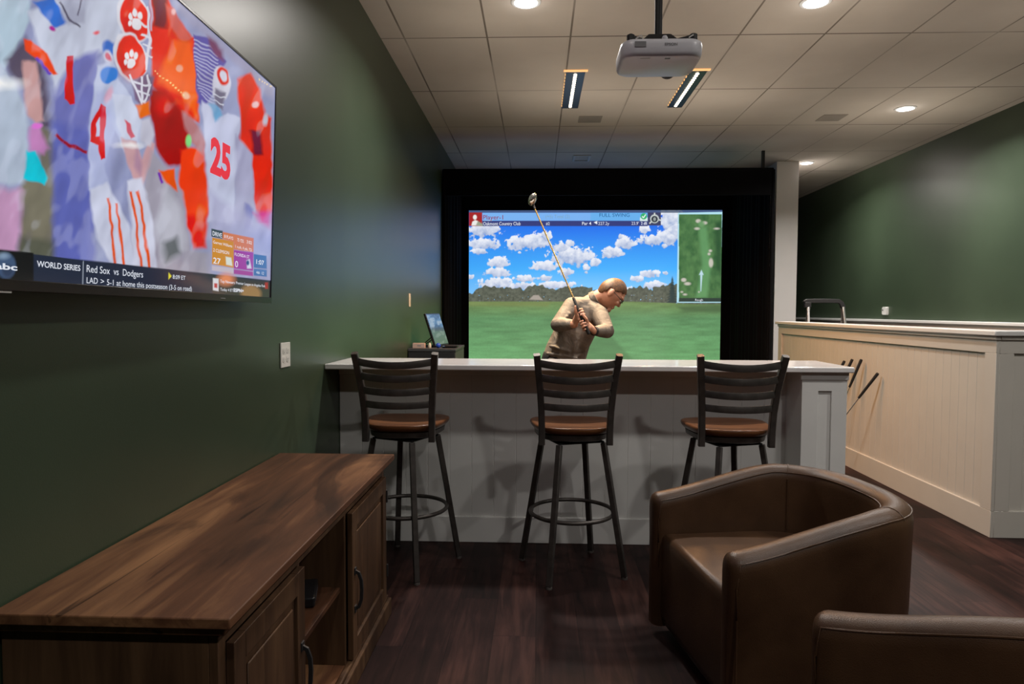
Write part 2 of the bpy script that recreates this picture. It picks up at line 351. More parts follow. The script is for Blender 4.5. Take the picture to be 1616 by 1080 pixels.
# ------------------------------------------------------------------ bar stools
def superoval(wf, wb, d, n=48, e=3.0):
    pts = []
    for i in range(n):
        a = 2*pi*i/n; c, s_ = cos(a), sin(a)
        x = abs(c)**(2/e)*(1 if c >= 0 else -1); y = abs(s_)**(2/e)*(1 if s_ >= 0 else -1)
        w = wb+(wf-wb)*((y+1)/2)**.8
        pts.append((x*w/2, y*d/2+.012*(1-x*x)*(1 if y > 0 else -1)))
    return pts
def make_stool():
    t = thing('bar_stool', '', 'stool', (0, 0, 0), 0, 'bar stools in front of the white counter')
    ol = superoval(.475, .345, .40, e=3.6)
    def ring(s, z, dish=0): return [(x*s, y*s+.005, z-dish*(1-s*s)*(1 if abs(x) < 9 else 0)) for x, y in ol]
    seat = MB().rings([ring(.84, .742), ring(.93, .748), ring(.985, .762), ring(1, .770), ring(1, .776), ring(.99, .781), ring(.965, .783), ring(.85, .7795), ring(.6, .775), ring(.4, .772), ring(.2, .7705), ring(.04, .77)])
    s_ = obj('seat', seat, m_seat, t, 0, 50)
    fm = MB().rings([ring(.84, .712), ring(.88, .716), ring(.90, .741), ring(.86, .7425)])
    obj('seat_frame', fm, m_metal, t, 0, 50)
    for sx in (-1, 1):
        pts = [(sx*.168, -.186, .70), (sx*.168, -.19, .78), (sx*.171, -.2, .87), (sx*.178, -.222, .97), (sx*.188, -.25, 1.06), (sx*.198, -.283, 1.153)]
        obj('back_post', MB().sweep(pts, [(-.016, -.012), (-.012, -.017), (.012, -.017), (.016, -.012), (.016, .012), (.012, .017), (-.012, .017), (-.016, .012)], upv=(0, 1, 0)), m_metal, t, 0, 35)
    for z, y, w in ((1.112, -.266, .193), (1.040, -.244, .186), (.966, -.222, .178), (.895, -.205, .173)):
        pts = [(w*u, y-.05*(1-u*u), z-(z-.80)*.058*(1-u*u)) for u in [k/8-1 for k in range(17)]]
        tilt = .004
        pr = [(-.005, -.0165), (.005, -.0175), (.007, -.01), (.007, .01), (.005, .0175), (-.005, .0165)]
        obj('back_slat', MB().sweep(pts, pr), m_metal, t, 0, 35)
    sp = obj('swivel_plate', MB().box(-.125, .125, -.125, .125, .690, .698).box(-.09, .09, -.09, .09, .698, .713), m_blackmetal, t, .002); sp['rot'] = 1
    for k in range(4):
        a = pi/4+k*pi/2
        top = Vector((.172*cos(a), .172*sin(a), .69)); ft = Vector((.29*cos(a), .29*sin(a), .012))
        lg = obj('leg', MB().bar(top, ft, .028, .028, (-sin(a), cos(a), 0)), m_metal, t, .003); lg['rot'] = 1
        d = (ft-top).normalized()
        obj('foot_cap', MB().lathe([(.016, 0), (.0165, .004), (.0155, .012), (.012, .013)], (ft.x, ft.y, 0), 14), m_foot, lg, 0, 40)
    rg = obj('footrest', MB().tube([(.217*cos(2*pi*i/48), .217*sin(2*pi*i/48), .313) for i in range(48)], .0105, 10, True), m_metal, t, 0, 60); rg['rot'] = 1
    return t
st0 = make_stool()
def place_stool(t, x, y, seat_a, leg_a, label):
    t.location = (x, y, 0); t['label'] = label
    for c in t.children: c.rotation_euler = (0, 0, math.radians(leg_a if c.get('rot') else seat_a))
place_stool(st0, .187, 3.565, 2, 20, 'dark metal bar stool with wooden seat, middle one of the three at the counter')
for x, y, sa, la, lb in ((-.695, 3.60, 0, -24, 'dark metal bar stool with wooden seat, next to the green wall and behind the console'),
                         (.985, 3.56, -2, 18, 'dark metal bar stool with wooden seat, standing behind the leather tub chair')):
    s2 = dup(st0, (0, 0, 0), 0, lb); place_stool(s2, x, y, sa, la, lb)

# ------------------------------------------------------------------ media console
CX0, CX1, CY0, CY1, CH = -1.158, -.637, 1.378, 3.027, .717
con = thing('media_console', 'rustic brown wooden media console under the television', 'console', (0, 0, 0))
obj('console_top', MB().box(CX0, CX1, CY0, CY1, CH-.024, CH), m_rust, con, .003)
obj('top_molding', MB().box(CX0, CX1-.018, CY0+.012, CY1-.02, CH-.044, CH-.0245), m_rust, con, .004)
bx0, bx1, by0, by1 = CX0+.005, CX1-.04, CY0+.03, CY1-.045
d1 = (by0+.035, 1.895); d2 = (2.40, by1-.035)
FX = bx1
obj('side_panel', MB().box(bx0, bx1-.02, by0, by0+.022, .0, CH-.044), m_rustz, con, .002)
obj('side_panel', MB().box(bx0, bx1-.02, by1-.022, by1, .0, CH-.044), m_rustz, con, .002)
obj('back_panel', MB().box(bx0, bx0+.01, by0+.022, by1-.022, .07, CH-.044), m_rustz, con)
obj('divider', MB().box(bx0+.01, bx1-.004, d1[1]+.004, d1[1]+.024, .09, CH-.044), m_rustz, con, .001)
obj('divider', MB().box(bx0+.01, bx1-.004, d2[0]-.024, d2[0]-.004, .09, CH-.044), m_rustz, con, .001)
obj('bottom_board', MB().box(bx0+.01, bx1, by0+.022, by1-.022, .07, .09), m_rust, con, .001)
obj('shelf', MB().box(bx0+.01, bx1-.02, d1[1]+.024, d2[0]-.024, .356, .374), m_rust, con, .001)
obj('top_rail', MB().box(bx1-.02, bx1, by0+.034, by1-.034, CH-.08, CH-.044), m_rustz, con, .001)
obj('corner_stile', MB().box(bx1-.02, bx1+.001, by0-.001, by0+.034, .0, CH-.044), m_rustz, con, .002)
obj('corner_stile', MB().box(bx1-.02, bx1+.001, by1-.034, by1+.001, .0, CH-.044), m_rustz, con, .002)
obj('base_molding', MB().box(bx1-.005, bx1+.03, by0-.02, by1+.02, 0, .075).box(bx1-.005, bx1+.018, by0-.01, by1+.01, .075, .092).box(bx0, bx1, by1-.001, by1+.02, 0, .075).box(bx0, bx1, by0-.02, by0+.001, 0, .075), m_rustz, con, .005)
for (a, b), hy in ((d1, d1[1]-.028), (d2, d2[0]+.028)):
    z0, z1 = .096, CH-.083
    dr = obj('door', MB().box(FX, FX+.02, a, a+.058, z0, z1).box(FX, FX+.02, b-.058, b, z0, z1).box(FX, FX+.02, a+.058, b-.058, z0, z0+.062).box(FX, FX+.02, a+.058, b-.058, z1-.062, z1), m_rustz, con, .002)
    obj('door_panel', MB().box(FX+.001, FX+.010, a+.056, b-.056, z0+.06, z1-.06).box(FX+.009, FX+.016, a+.082, b-.082, z0+.088, z1-.088), m_rustz, dr, .004)
    pts = [(FX+.018, hy, .275), (FX+.034, hy, .283), (FX+.043, hy, .31), (FX+.045, hy, .345), (FX+.043, hy, .38), (FX+.034, hy, .407), (FX+.018, hy, .415)]
    obj('handle', MB().sweep(pts, [(-.006, -.004), (.006, -.004), (.006, .004), (-.006, .004)], upv=(0, 1, 0)).box(FX+.018, FX+.024, hy-.01, hy+.01, .262, .288).box(FX+.018, FX+.024, hy-.01, hy+.01, .402, .428), m_black, dr, .001)
for z in (.19, .52): obj('hinge', MB().box(FX+.018, FX+.026, d2[1]-.004, d2[1]+.008, z, z+.055), m_black, con, .001)
# small black box on the console's shelf
sb = thing('cable_box', 'small glossy black box lying on the shelf of the media console', 'box', (-.80, 2.275, .3745), .25)
obj('body', MB().box(-.05, .05, -.085, .085, 0, .036), m_bezel, sb, .008, seg=3)
obj('display_window', MB().box(.048, .0512, -.05, .05, .01, .026), paint('smoked_window', (.05, .05, .055), .1), sb, .001)

# ------------------------------------------------------------------ leather tub chairs
def make_tub():
    t = thing('tub_chair', '', 'armchair', (0, 0, 0), 0, 'brown leather tub chairs')
    W, D, T, S = .385, .742, .105, .34          # half width to arm centre line, depth, thickness, straight arm length; chair faces -Y
    W -= T/2-.03
    path = []
    ns = 10
    for i in range(ns+1): path.append((-W, S*i/ns, i/ns*S))
    R2 = D-S-T/2; na = 40
    for i in range(1, na):
        a = pi*i/na; e = 2/2.7
        path.append((-W*abs(cos(a))**e*(1 if cos(a) > 0 else -1), S+R2*sin(a)**e, S+.4*sin(a)))
    for i in range(ns, -1, -1): path.append((W, S*i/ns, i/ns*S))
    P2 = [Vector((p[0], p[1], 0)) for p in path]
    def topz(y):
        u = min(max(y/(S+.16), 0), 1); return .60+.112*(u*u*(3-2*u)*.35+u*.65)
    zlow = .30
    rings = []; inner = []; outer = []; seams = ([], [])
    def section(p, nrm, sc, zt):
        h = T/2*sc; pts = []
        # outer side going up
        for z, ins in ((.045, .035), (.07, .026), (.18, .016), (.35, .006), (zt-.09, 0), (zt-.055, -.001)): pts.append((h-ins*(1 if sc > .3 else 0), z))
        for k in range(1, 8):
            a = pi*k/8; pts.append((h*cos(a), zt-.045+.045*sin(a)*(.55+.45*sc)))
        for z in (zt-.055, zt-.12, .42, .30): pts.append((-h, z))
        pts.append((-h, .045))
        return [Vector((p.x+nrm.x*a, p.y+nrm.y*a, z)) for a, z in pts]
    n = len(P2)
    secs = []
    for i, p in enumerate(P2):
        tg = (P2[min(i+1, n-1)]-P2[max(i-1, 0)]).normalized(); nrm = Vector((-tg.y, tg.x, 0))
        # outward normal: away from the seat
        c = Vector((0, S*.8, 0))
        if nrm.dot(p-c) < 0: nrm = -nrm
        secs.append((p, nrm, topz(p.y)))
    rings = []
    for d, sc in ((.030, .25), (.027, .55), (.020, .78), (.010, .93)):
        p, nrm, z = secs[0]; rings.append(section(p+Vector((0, -d, 0)), nrm, sc, z-(1-sc)*.03))
    for p, nrm, z in secs: rings.append(section(p, nrm, 1, z))
    for d, sc in reversed(((.030, .25), (.027, .55), (.020, .78), (.010, .93))):
        p, nrm, z = secs[-1]; rings.append(section(p+Vector((0, -d, 0)), nrm, sc, z-(1-sc)*.03))
    obj('shell', MB().rings(rings), m_leather, t, 0, 60)
    # welts along both top edges and down the arm fronts
    for side in (1, -1):
        pts = []
        for k in (0, 1):
            pass
        fr0 = [secs[0][0]+secs[0][1]*side*(T/2-.004)+Vector((0, -.012, z)) for z in ([.10, .25, .4, .5] if side > 0 else [.30, .4, .5])]
        fr1 = [secs[-1][0]+secs[-1][1]*side*(T/2-.004)+Vector((0, -.012, z)) for z in ([.5, .4, .25, .10] if side > 0 else [.5, .4, .30])]
        mid = [p+nrm*side*(T/2*.90)+Vector((0, 0, z-.0255)) for p, nrm, z in secs]
        obj('piping', MB().tube(fr0+mid+fr1, .0032, 6), m_leather, t, 0, 60)
    # pleats where the back meets the arms
    pl = MB()
    for i in (ns+7, n-ns-8):
        pl = MB()
        p, nrm, z = secs[i]
        pl.tube([p-nrm*(T/2+.001)+Vector((0, 0, zz)) for zz in (z-.05, z-.12, z-.2, .45)], .0035, 6)
        pl.tube([p+nrm*T/2*cos(a)+Vector((0, 0, z-.0445+.045*sin(a))) for a in [pi*k/10 for k in range(1, 10)]], .0025, 6)
        obj('pleat', pl, m_leather, t, 0, 60)
    # seat cushion follows the inside of the shell
    ins = [p-nrm*(T/2-.004) for p, nrm, z in secs]
    ins = [Vector((v.x, max(v.y, -.012), 0)) for v in ins]
    def cush(s, z, fy=0): return [Vector((v.x*s, (v.y-.35)*s+.35+(fy if v.y < .03 else 0), z)) for v in ins]
    cu = MB().rings([cush(.94, .055), cush(.98, .065), cush(1, .10), cush(1.0, .395), cush(.99, .42), cush(.965, .436), cush(.92, .442), cush(.6, .452), cush(.2, .456)])
    obj('seat_cushion', cu, m_leather, t, 0, 70)
    obj('base', MB().lathe([(.26, 0), (.27, .006), (.27, .05), (.25, .055)], (0, .37, 0), 40), m_black, t, 0, 40)
    return t
tub = make_tub()
# first chair: arm fronts line from (.52,2.89) to (.63,2.16)
tub.location = (.572, 2.525, 0); tub.rotation_euler = (0, 0, math.radians(-90+9.2))
tub['label'] = 'brown leather tub chair seen whole, standing in front of the bar'
tub2 = dup(tub, (.527, 1.447, 0), math.radians(-90-36), 'brown leather tub chair cut off by the lower right corner of the photo')

# ------------------------------------------------------------------ picture painting
def noise2(x, y, seed=0):
    xi = np.floor(x).astype(int); yi = np.floor(y).astype(int); fx = x-xi; fy = y-yi
    def h(a, b):
        n = (a*374761393+b*668265263+seed*974711) & 0xffffffff
        n = ((n ^ (n >> 13))*1274126177) & 0xffffffff
        return ((n ^ (n >> 16)) & 0xffff)/65535.
    fx = fx*fx*(3-2*fx); fy = fy*fy*(3-2*fy)
    return (h(xi, yi)*(1-fx)+h(xi+1, yi)*fx)*(1-fy)+(h(xi, yi+1)*(1-fx)+h(xi+1, yi+1)*fx)*fy
def fbm(x, y, oct=4, seed=0):
    s = 0; a = .5; t = 0
    for k in range(oct): s = s+a*noise2(x, y, seed+k); t += a; a *= .5; x = x*2.03; y = y*2.03
    return s/t
class Canvas:
    def __init__(s, x, y, base):
        s.x, s.y = x, y; s.c = np.tile(np.array(lin(base)), (len(x), 1))
    def mix(s, a, col):
        c = np.array(lin(col)) if not isinstance(col, np.ndarray) else col
        s.c = s.c*(1-a[:, None])+c*a[:, None]
    def poly(s, pts, col, blur=.6, alpha=1):
        x, y = s.x, s.y; P = np.array(pts, float); b = max(blur*2, 1)
        m = (x > P[:, 0].min()-b) & (x < P[:, 0].max()+b) & (y > P[:, 1].min()-b) & (y < P[:, 1].max()+b)
        if not m.any(): return
        px, py = x[m], y[m]; ins = np.zeros(len(px), bool); dist = np.full(len(px), 1e9)
        for i in range(len(P)):
            x1, y1 = P[i-1]; x2, y2 = P[i]
            c = ((y1 > py) != (y2 > py)) & (px < (x2-x1)*(py-y1)/((y2-y1) or 1e-9)+x1); ins ^= c
            t = np.clip(((px-x1)*(x2-x1)+(py-y1)*(y2-y1))/(((x2-x1)**2+(y2-y1)**2) or 1e-9), 0, 1)
            dist = np.minimum(dist, np.hypot(px-x1-t*(x2-x1), py-y1-t*(y2-y1)))
        sd = np.where(ins, dist, -dist); a = np.clip(.5+sd/(2*blur), 0, 1)*alpha
        full = np.zeros(len(x)); full[m] = a; s.mix(full, col)
    def ell(s, cx, cy, rx, ry, col, blur=.8, alpha=1, rot=0):
        c, n = cos(math.radians(rot)), sin(math.radians(rot)); dx, dy = s.x-cx, s.y-cy
        u = (dx*c+dy*n)/rx; v = (-dx*n+dy*c)/ry; d = (1-np.hypot(u, v))*min(rx, ry)
        s.mix(np.clip(.5+d/(2*blur), 0, 1)*alpha, col)
    def line(s, pts, w, col, blur=.5, alpha=1):
        for (x1, y1), (x2, y2) in zip(pts, pts[1:]):
            d = math.hypot(x2-x1, y2-y1) or 1; nx, ny = -(y2-y1)/d*w/2, (x2-x1)/d*w/2
            s.poly([(x1+nx, y1+ny), (x2+nx, y2+ny), (x2-nx, y2-ny), (x1-nx, y1-ny)], col, blur, alpha)
def picture_mesh(name, frame, A, B, na, nb, painter, mat, parent):
    a = np.linspace(A[0], A[1], na); b = np.linspace(B[0], B[1], nb); aa, bb = np.meshgrid(a, b)
    o, e1, e2 = [np.array(v) for v in frame]
    P = o+aa.ravel()[:, None]*e1+bb.ravel()[:, None]*e2
    me = bpy.data.meshes.new(name); idx = np.arange(na*nb).reshape(nb, na)
    q = np.stack([idx[:-1, :-1], idx[:-1, 1:], idx[1:, 1:], idx[1:, :-1]], -1).reshape(-1, 4)
    me.vertices.add(len(P)); me.vertices.foreach_set('co', P.ravel())
    me.loops.add(q.size); me.loops.foreach_set('vertex_index', q.ravel().astype(np.int32))
    me.polygons.add(len(q)); me.polygons.foreach_set('loop_start', np.arange(0, q.size, 4, dtype=np.int32)); me.update()
    x, y = picxy(P); c = painter(x, y)
    at = me.color_attributes.new('picture', 'FLOAT_COLOR', 'POINT')
    at.data.foreach_set('color', np.concatenate([np.clip(c, 0, 4), np.ones((len(c), 1))], 1).astype(np.float32).ravel())
    me.materials.append(mat); ob = bpy.data.objects.new(name, me); COL.objects.link(ob); ob.parent = parent; return ob

# ------------------------------------------------------------------ television
BR = Vector((-1.08, 2.745, 1.388)); dv = ray(835, 494).normalized(); dv = dv/dv.y
e1 = Vector((dv.x, 1, dv.z-.004)).normalized()
e2 = Vector((.03, -.008, .859)); e2 = (e2-e1*e2.dot(e1)).normalized(); e3 = e1.cross(e2)   # e3 faces the room
TVH, TVW = .868, 1.535
tv = thing('television', 'large wall-mounted flat television showing a football broadcast', 'television', tuple(BR))
tv.matrix_world = Matrix(((e1.x, e2.x, e3.x, BR.x), (e1.y, e2.y, e3.y, BR.y), (e1.z, e2.z, e3.z, BR.z), (0, 0, 0, 1)))
# local axes: x along the screen to its right edge (0), y up, z out
obj('back_housing', MB().box(-TVW+.02, -.02, .03, TVH-.02, -.045, -.006), m_black, tv, .006)
bz = MB().box(-TVW, 0, 0, .024, -.012, .004).box(-TVW, 0, TVH-.009, TVH, -.012, .004).box(-TVW, -TVW+.009, .024, TVH-.009, -.012, .004).box(-.009, 0, .024, TVH-.009, -.012, .004)
obj('bezel', bz, m_bezel, tv, .0015)
obj('wall_bracket', MB().box(-.95, -.6, .28, .6, -.074, -.045), m_black, tv)
obj('logo_plate', MB().box(-.46, -.425, .008, .0115, .004, .0048), m_grey, tv)
obj('bezel_reflection', MB().box(-TVW+.10, -TVW+.14, -.004, 0, -.004, .002), m_plate, tv)  # white strip stands in for a reflection on the bezel
def paint_tv(x, y):
    x0_, y0_ = x, y; wm = np.clip((396+(x-30)*.11-y)/10, 0, 1)*(1-((x > 328) & (y > 352)))
    x = x+wm*(fbm(x0_/15, y0_/22, 2, 51)-.5)*7; y = y+wm*(fbm(x0_/15, y0_/22, 2, 71)-.5)*8
    c = Canvas(x, y, (158, 164, 198)); O = (226, 74, 26); Wh = (200, 206, 226)
    n = fbm(x/26, y/40, 3, 3); c.mix(np.clip((n-.45)*2.2, 0, 1)*.5, (120, 124, 165))
    c.poly([(-300, -150), (50, -150), (48, 35), (36, 60), (10, 108), (-300, 100)], (182, 202, 218), 3)
    c.poly([(-300, 90), (0, 100), (22, 125), (40, 165), (46, 230), (42, 292), (-300, 290)], (184, 196, 214), 4)
    c.poly([(8, 95), (42, 60), (70, 100), (80, 200), (66, 210), (50, 150), (20, 120)], (92, 84, 104), 6)
    c.poly([(62, 198), (92, 212), (90, 412), (28, 400), (30, 300), (62, 260)], (124, 120, 106), 5)
    c.poly([(-300, 285), (36, 300), (28, 400), (-300, 395)], (196, 156, 190), 6)
    c.poly([(45, 20), (92, -10), (200, -20), (190, 60), (150, 92), (140, 130), (92, 168), (78, 110), (66, 80)], (202, 208, 226), 3)
    c.poly([(118, 92), (156, 80), (152, 130), (146, 300), (150, 424), (84, 414), (86, 220), (82, 150)], (118, 122, 184), 5)
    c.poly([(80, 190), (145, 205), (140, 420), (84, 412)], (96, 104, 178), 6, .7)
    c.poly([(52, 2), (84, -6), (108, 36), (86, 44)], (66, 116, 206), 2)
    c.line([(88, 214), (100, 226), (118, 234), (139, 239)], 5, (150, 30, 50), 1.2)
    c.poly([(36, 98), (58, 98), (68, 190), (56, 196), (42, 180)], (198, 158, 158), 3)
    c.poly([(45, 200), (62, 200), (78, 236), (70, 246), (48, 240)], (196, 140, 190), 4)
    c.ell(57, 199, 9, 4.5, (222, 130, 214), 1.5)
    c.poly([(43, 236), (56, 240), (72, 278), (68, 292), (38, 284)], (50, 200, 220), 2)
    c.poly([(38, 62), (50, 64), (76, 86), (92, 116), (84, 118), (62, 96), (40, 80)], (232, 84, 42), 1.6)
    c.line([(58, 92), (80, 117)], 4, (110, 80, 190), 1.2)
    c.poly([(90, -8), (140, -8), (134, 34), (108, 40), (96, 20)], (176, 180, 200), 3)
    c.line([(95, 2), (112, 34), (128, 42)], 3, (60, 56, 78), 1.4); c.line([(130, -5), (122, 24)], 2.5, (88, 84, 104), 1.2)
    c.poly([(104, 86), (117, 86), (116, 120), (119, 162), (110, 165), (102, 158), (106, 120)], (204, 28, 48), .9)
    c.ell(84, 46, 5, 4, (176, 60, 150), 1.5); c.ell(152, 52, 5, 3, (226, 110, 120), 1.5)
    # orange bench crowd
    c.poly([(238, -60), (262, -8), (300, 58), (318, 60), (313, 196), (290, 182), (240, 135), (236, 60)], (222, 62, 20), 2)
    c.poly([(240, -30), (264, 0), (262, 44), (243, 42)], (116, 34, 50), 3)
    c.poly([(262, 8), (275, 12), (300, 60), (290, 70), (268, 40)], (212, 104, 96), 3)
    c.poly([(276, 62), (300, 66), (312, 100), (312, 190), (288, 152), (250, 132), (256, 104)], (240, 104, 18), 4)
    c.poly([(237, 140), (262, 142), (302, 195), (290, 262), (262, 262), (245, 232), (236, 180)], (164, 26, 16), 4)
    c.ell(258, 165, 12, 16, (226, 60, 24), 6, .6); c.ell(284, 110, 5, 6, (236, 170, 150), 1.5); c.ell(294, 150, 7, 5, (248, 190, 160), 1.5); c.ell(275, 18, 4, 5, (240, 190, 190), 1.5)
    c.poly([(284, 236), (322, 232), (328, 300), (329, 345), (322, 388), (304, 390), (294, 345), (283, 290)], (236, 80, 18), 3)
    c.poly([(292, 340), (328, 338), (324, 390), (304, 392)], (220, 46, 24), 4, .8); c.ell(316, 340, 6, 14, (235, 140, 120), 3, .7)
    c.poly([(286, 172), (304, 188), (326, 222), (320, 242), (300, 226), (288, 196)], (182, 128, 132), 3)
    c.ell(296, 224, 5, 9, (142, 222, 140), 1.6)
    # striped official
    c.poly([(303, 54), (326, 60), (356, 96), (346, 130), (324, 168), (312, 162), (308, 100)], (98, 92, 164), 1.6)
    for k in range(17): c.line([(304+k*.9, 62+k*6.3), (345+k*.2, 84+k*6.3)], 1.7, (204, 206, 232), .9, .85 if k < 15 else 0)
    c.poly([(326, 55), (352, 78), (352, 98), (330, 78)], (118, 70, 104), 3)
    c.poly([(262, -20), (300, 10), (385, 90), (420, 128), (432, 140), (432, 160), (395, 124), (340, 70), (300, 40)], (160, 158, 184), 4, .7)
    # player with helmet on the right
    c.poly([(318, 160), (332, 166), (346, 186), (362, 176), (378, 184), (378, 212), (371, 300), (372, 352), (330, 348), (326, 262)], (200, 204, 228), 2)
    c.poly([(330, 165), (345, 165), (352, 182), (340, 192)], (120, 170, 210), 2.5)
    c.ell(349, 134, 15, 27, (214, 214, 230), 1.5); c.ell(352, 122, 8.5, 14, (214, 56, 30), 1.2); c.ell(353, 122, 4.6, 8.5, (214, 214, 230), 1)
    c.poly([(338, 140), (356, 148), (352, 172), (340, 166)], (120, 116, 138), 2); c.line([(337, 148), (356, 156)], 1.6, (226, 228, 240), .7); c.line([(338, 158), (354, 166)], 1.6, (226, 228, 240), .7)
    c.poly([(376, 124), (396, 118), (412, 142), (416, 182), (428, 188), (430, 262), (429, 330), (416, 346), (404, 330), (398, 244), (380, 232)], (226, 66, 22), 2.5)
    c.poly([(396, 206), (412, 204), (414, 246), (400, 244)], (110, 30, 60), 3); c.ell(403, 166, 5, 6, (232, 190, 190), 1.6); c.ell(418, 190, 4, 8, (200, 200, 214), 1.6)
    c.poly([(372, 212), (398, 244), (403, 332), (396, 352), (370, 350)], (176, 176, 204), 2.5); c.poly([(386, 320), (400, 330), (398, 362), (386, 360)], (130, 132, 186), 3)
    c.poly([(400, 336), (428, 330), (426, 362), (408, 352)], (196, 56, 140), 4, .8)
    # main player
    c.poly([(154, 104), (178, 94), (188, 128), (206, 152), (224, 190), (226, 232), (196, 242), (182, 205), (166, 262), (172, 300), (140, 300), (141, 200), (148, 140)], (194, 202, 228), 1.8)
    c.poly([(141, 200), (150, 150), (166, 140), (186, 210), (170, 300), (140, 300)], (168, 174, 214), 5, .6)
    c.ell(172, 80, 10, 15, (70, 116, 200), 2); c.ell(171, 90, 9, 9, (205, 206, 226), 2); c.ell(170, 90, 5, 5, (210, 90, 110), 1.5)
    c.ell(172, 117, 14, 14, (66, 130, 214), 1.8); c.ell(172, 150, 5, 12, (222, 160, 180), 2, .7, 20)
    c.poly([(176, 150), (206, 152), (223, 190), (216, 220), (190, 216)], (206, 212, 232), 1.5); c.poly([(190, 217), (214, 222), (224, 250), (234, 222), (243, 228), (238, 262), (226, 294), (214, 290), (200, 256)], (206, 166, 172), 1.8); c.poly([(214, 224), (222, 250), (222, 280), (212, 262)], (150, 120, 160), 3, .5)
    c.poly([(222, 190), (236, 186), (242, 214), (236, 232), (222, 222)], (206, 206, 222), 2.5)
    c.poly([(160, 164), (169, 168), (166, 212), (167, 252), (160, 254), (155, 228), (142, 222), (144, 196)], (206, 28, 48), .9)
    c.poly([(157, 186), (158, 186), (157, 214), (151, 213), (152, 198)], (194, 202, 228), .8)
    c.poly([(196, 190), (204, 194), (212, 214), (206, 218), (200, 208)], (206, 50, 70), 1.2)
    c.ell(205, 229, 18, 4, (255, 255, 255), 3, .8)
    for hx, hy, s in ((212, 28, 1.0), (207, 90, 1.0)):
        c.ell(hx-2, hy, 25*s, 40*s, (226, 226, 236), 1.2, 1, -14); c.ell(hx, hy+1, 21.5*s, 36*s, (226, 62, 24), 1, 1, -14); c.ell(hx-8, hy+16, 10, 20, (170, 30, 20), 5, .5, -14)
        for px, py, rx, ry in ((3, 10, 6.5, 9), (-4, -1, 3.4, 6), (3, -7, 3.2, 6), (9, -2, 3, 6), (-6, 9, 2.6, 4)): c.ell(hx+px-1, hy+py, rx, ry, (232, 230, 236), .7)
    for k in range(4): c.line([(220+k*3, 36+k*16), (236+k, 44+k*15)], 3, (226, 226, 236), .8)
    c.line([(232, 10), (236, 60), (228, 110)], 3.5, (224, 224, 236), 1); c.line([(238, 0), (240, 50)], 3, (200, 186, 210), 1.2)
    c.poly([(209, 126), (232, 116), (243, 124), (242, 148), (228, 168), (214, 158)], (120, 100, 130), 2); c.line([(206, 118), (216, 140), (226, 164)], 3.5, (226, 226, 238), .8); c.line([(232, 118), (238, 138), (230, 160)], 3.5, (226, 226, 238), .8)
    for a, b in (((212, 128), (240, 136)), ((216, 142), (238, 150)), ((222, 156), (232, 162)), ((224, 120), (226, 160))): c.line([a, b], 3, (226, 226, 238), .8)
    c.poly([(214, 166), (236, 160), (238, 182), (222, 186)], (232, 116, 30), 2)
    # legs and ground
    c.poly([(238, 240), (262, 262), (286, 300), (300, 392), (335, 400), (335, 440), (232, 430), (226, 300)], (166, 162, 176), 4)
    c.poly([(262, 290), (284, 330), (292, 392), (260, 420), (244, 360)], (188, 188, 200), 5); c.poly([(258, 385), (278, 372), (284, 400), (262, 414)], (70, 78, 76), 5, .8)
    c.poly([(140, 300), (168, 288), (188, 320), (206, 362), (216, 424), (178, 420), (158, 388), (146, 350)], (208, 212, 232), 2.5)
    c.poly([(200, 286), (224, 282), (240, 350), (248, 425), (212, 424), (206, 350)], (210, 212, 230), 2.5)
    for a, b in (((171, 312), (182, 420)), ((184, 322), (196, 422)), ((206, 300), (224, 424)), ((217, 300), (236, 424))): c.line([a, b], 4, (226, 96, 56), 1.1)
    c.poly([(250, 268), (274, 266), (280, 302), (262, 290)], (230, 96, 50), 2); c.line([(250, 272), (256, 290)], 4, (120, 60, 170), 1.2)
    c.poly([(28, 372), (86, 380), (86, 412), (28, 404)], (76, 82, 72), 6, .7)
    c.poly([(330, 300), (372, 330), (430, 360), (430, 445), (330, 430)], (176, 174, 206), 7, .8)
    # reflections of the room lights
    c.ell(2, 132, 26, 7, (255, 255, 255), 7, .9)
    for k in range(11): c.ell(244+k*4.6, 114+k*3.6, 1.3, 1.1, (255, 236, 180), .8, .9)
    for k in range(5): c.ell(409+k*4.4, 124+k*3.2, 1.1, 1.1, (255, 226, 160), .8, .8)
    # cloth folds and video softness
    fo = fbm(x0_/16+y0_/60, y0_/42, 2, 81); fo2 = fbm((x0_+y0_*.35)/20, (y0_-x0_*.3)/38, 2, 91)
    c.c = c.c*(.84+.24*fo+.22*(fo2-.5))[:, None]; c.mix(np.clip((fo2-.58)*3, 0, .4)*.35, (222, 226, 242)); c.mix(np.clip((.40-fo)*3, 0, .6)*.14, (92, 84, 130))
    c.c = np.clip(c.c+(c.c-c.c.mean(1, keepdims=True))*.12, 0, 1); c.c = np.clip((c.c-.012)*1.12, 0, 1)
    c.x, c.y = x0_, y0_
    # ticker
    top = lambda xx: 399+(xx-30)*.1105
    c.poly([(-300, top(-300)), (432, top(432)), (432, 520), (-300, 520)], (30, 40, 62), .6)
    c.poly([(-300, top(-300)-2), (53, top(53)-2), (53, 520), (-300, 520)], (7, 9, 16), .6)
    c.ell(10, 420, 15, 20, (64, 88, 124), 2); c.ell(12, 428, 9, 10, (28, 34, 58), 3, .6); c.ell(5, 404, 9, 5, (150, 176, 204), 3, .7)
    c.line([(131.5, 412), (130.5, 452)], 1.2, (170, 180, 196), .5)
    c.poly([(266, 430), (271, 436), (266, 441.5)], (236, 226, 60), .5)
    # score box
    c.poly([(335, 375), (369, 381), (369, 423), (334.5, 417)], (214, 140, 34), .5); c.poly([(351, 366), (400.4, 376), (400, 398), (369, 394), (369, 382), (351, 377)], (218, 122, 78), .5)
    c.poly([(333.6, 361), (351.5, 364.6), (351, 377), (333.6, 373.4)], (52, 68, 84), .4)
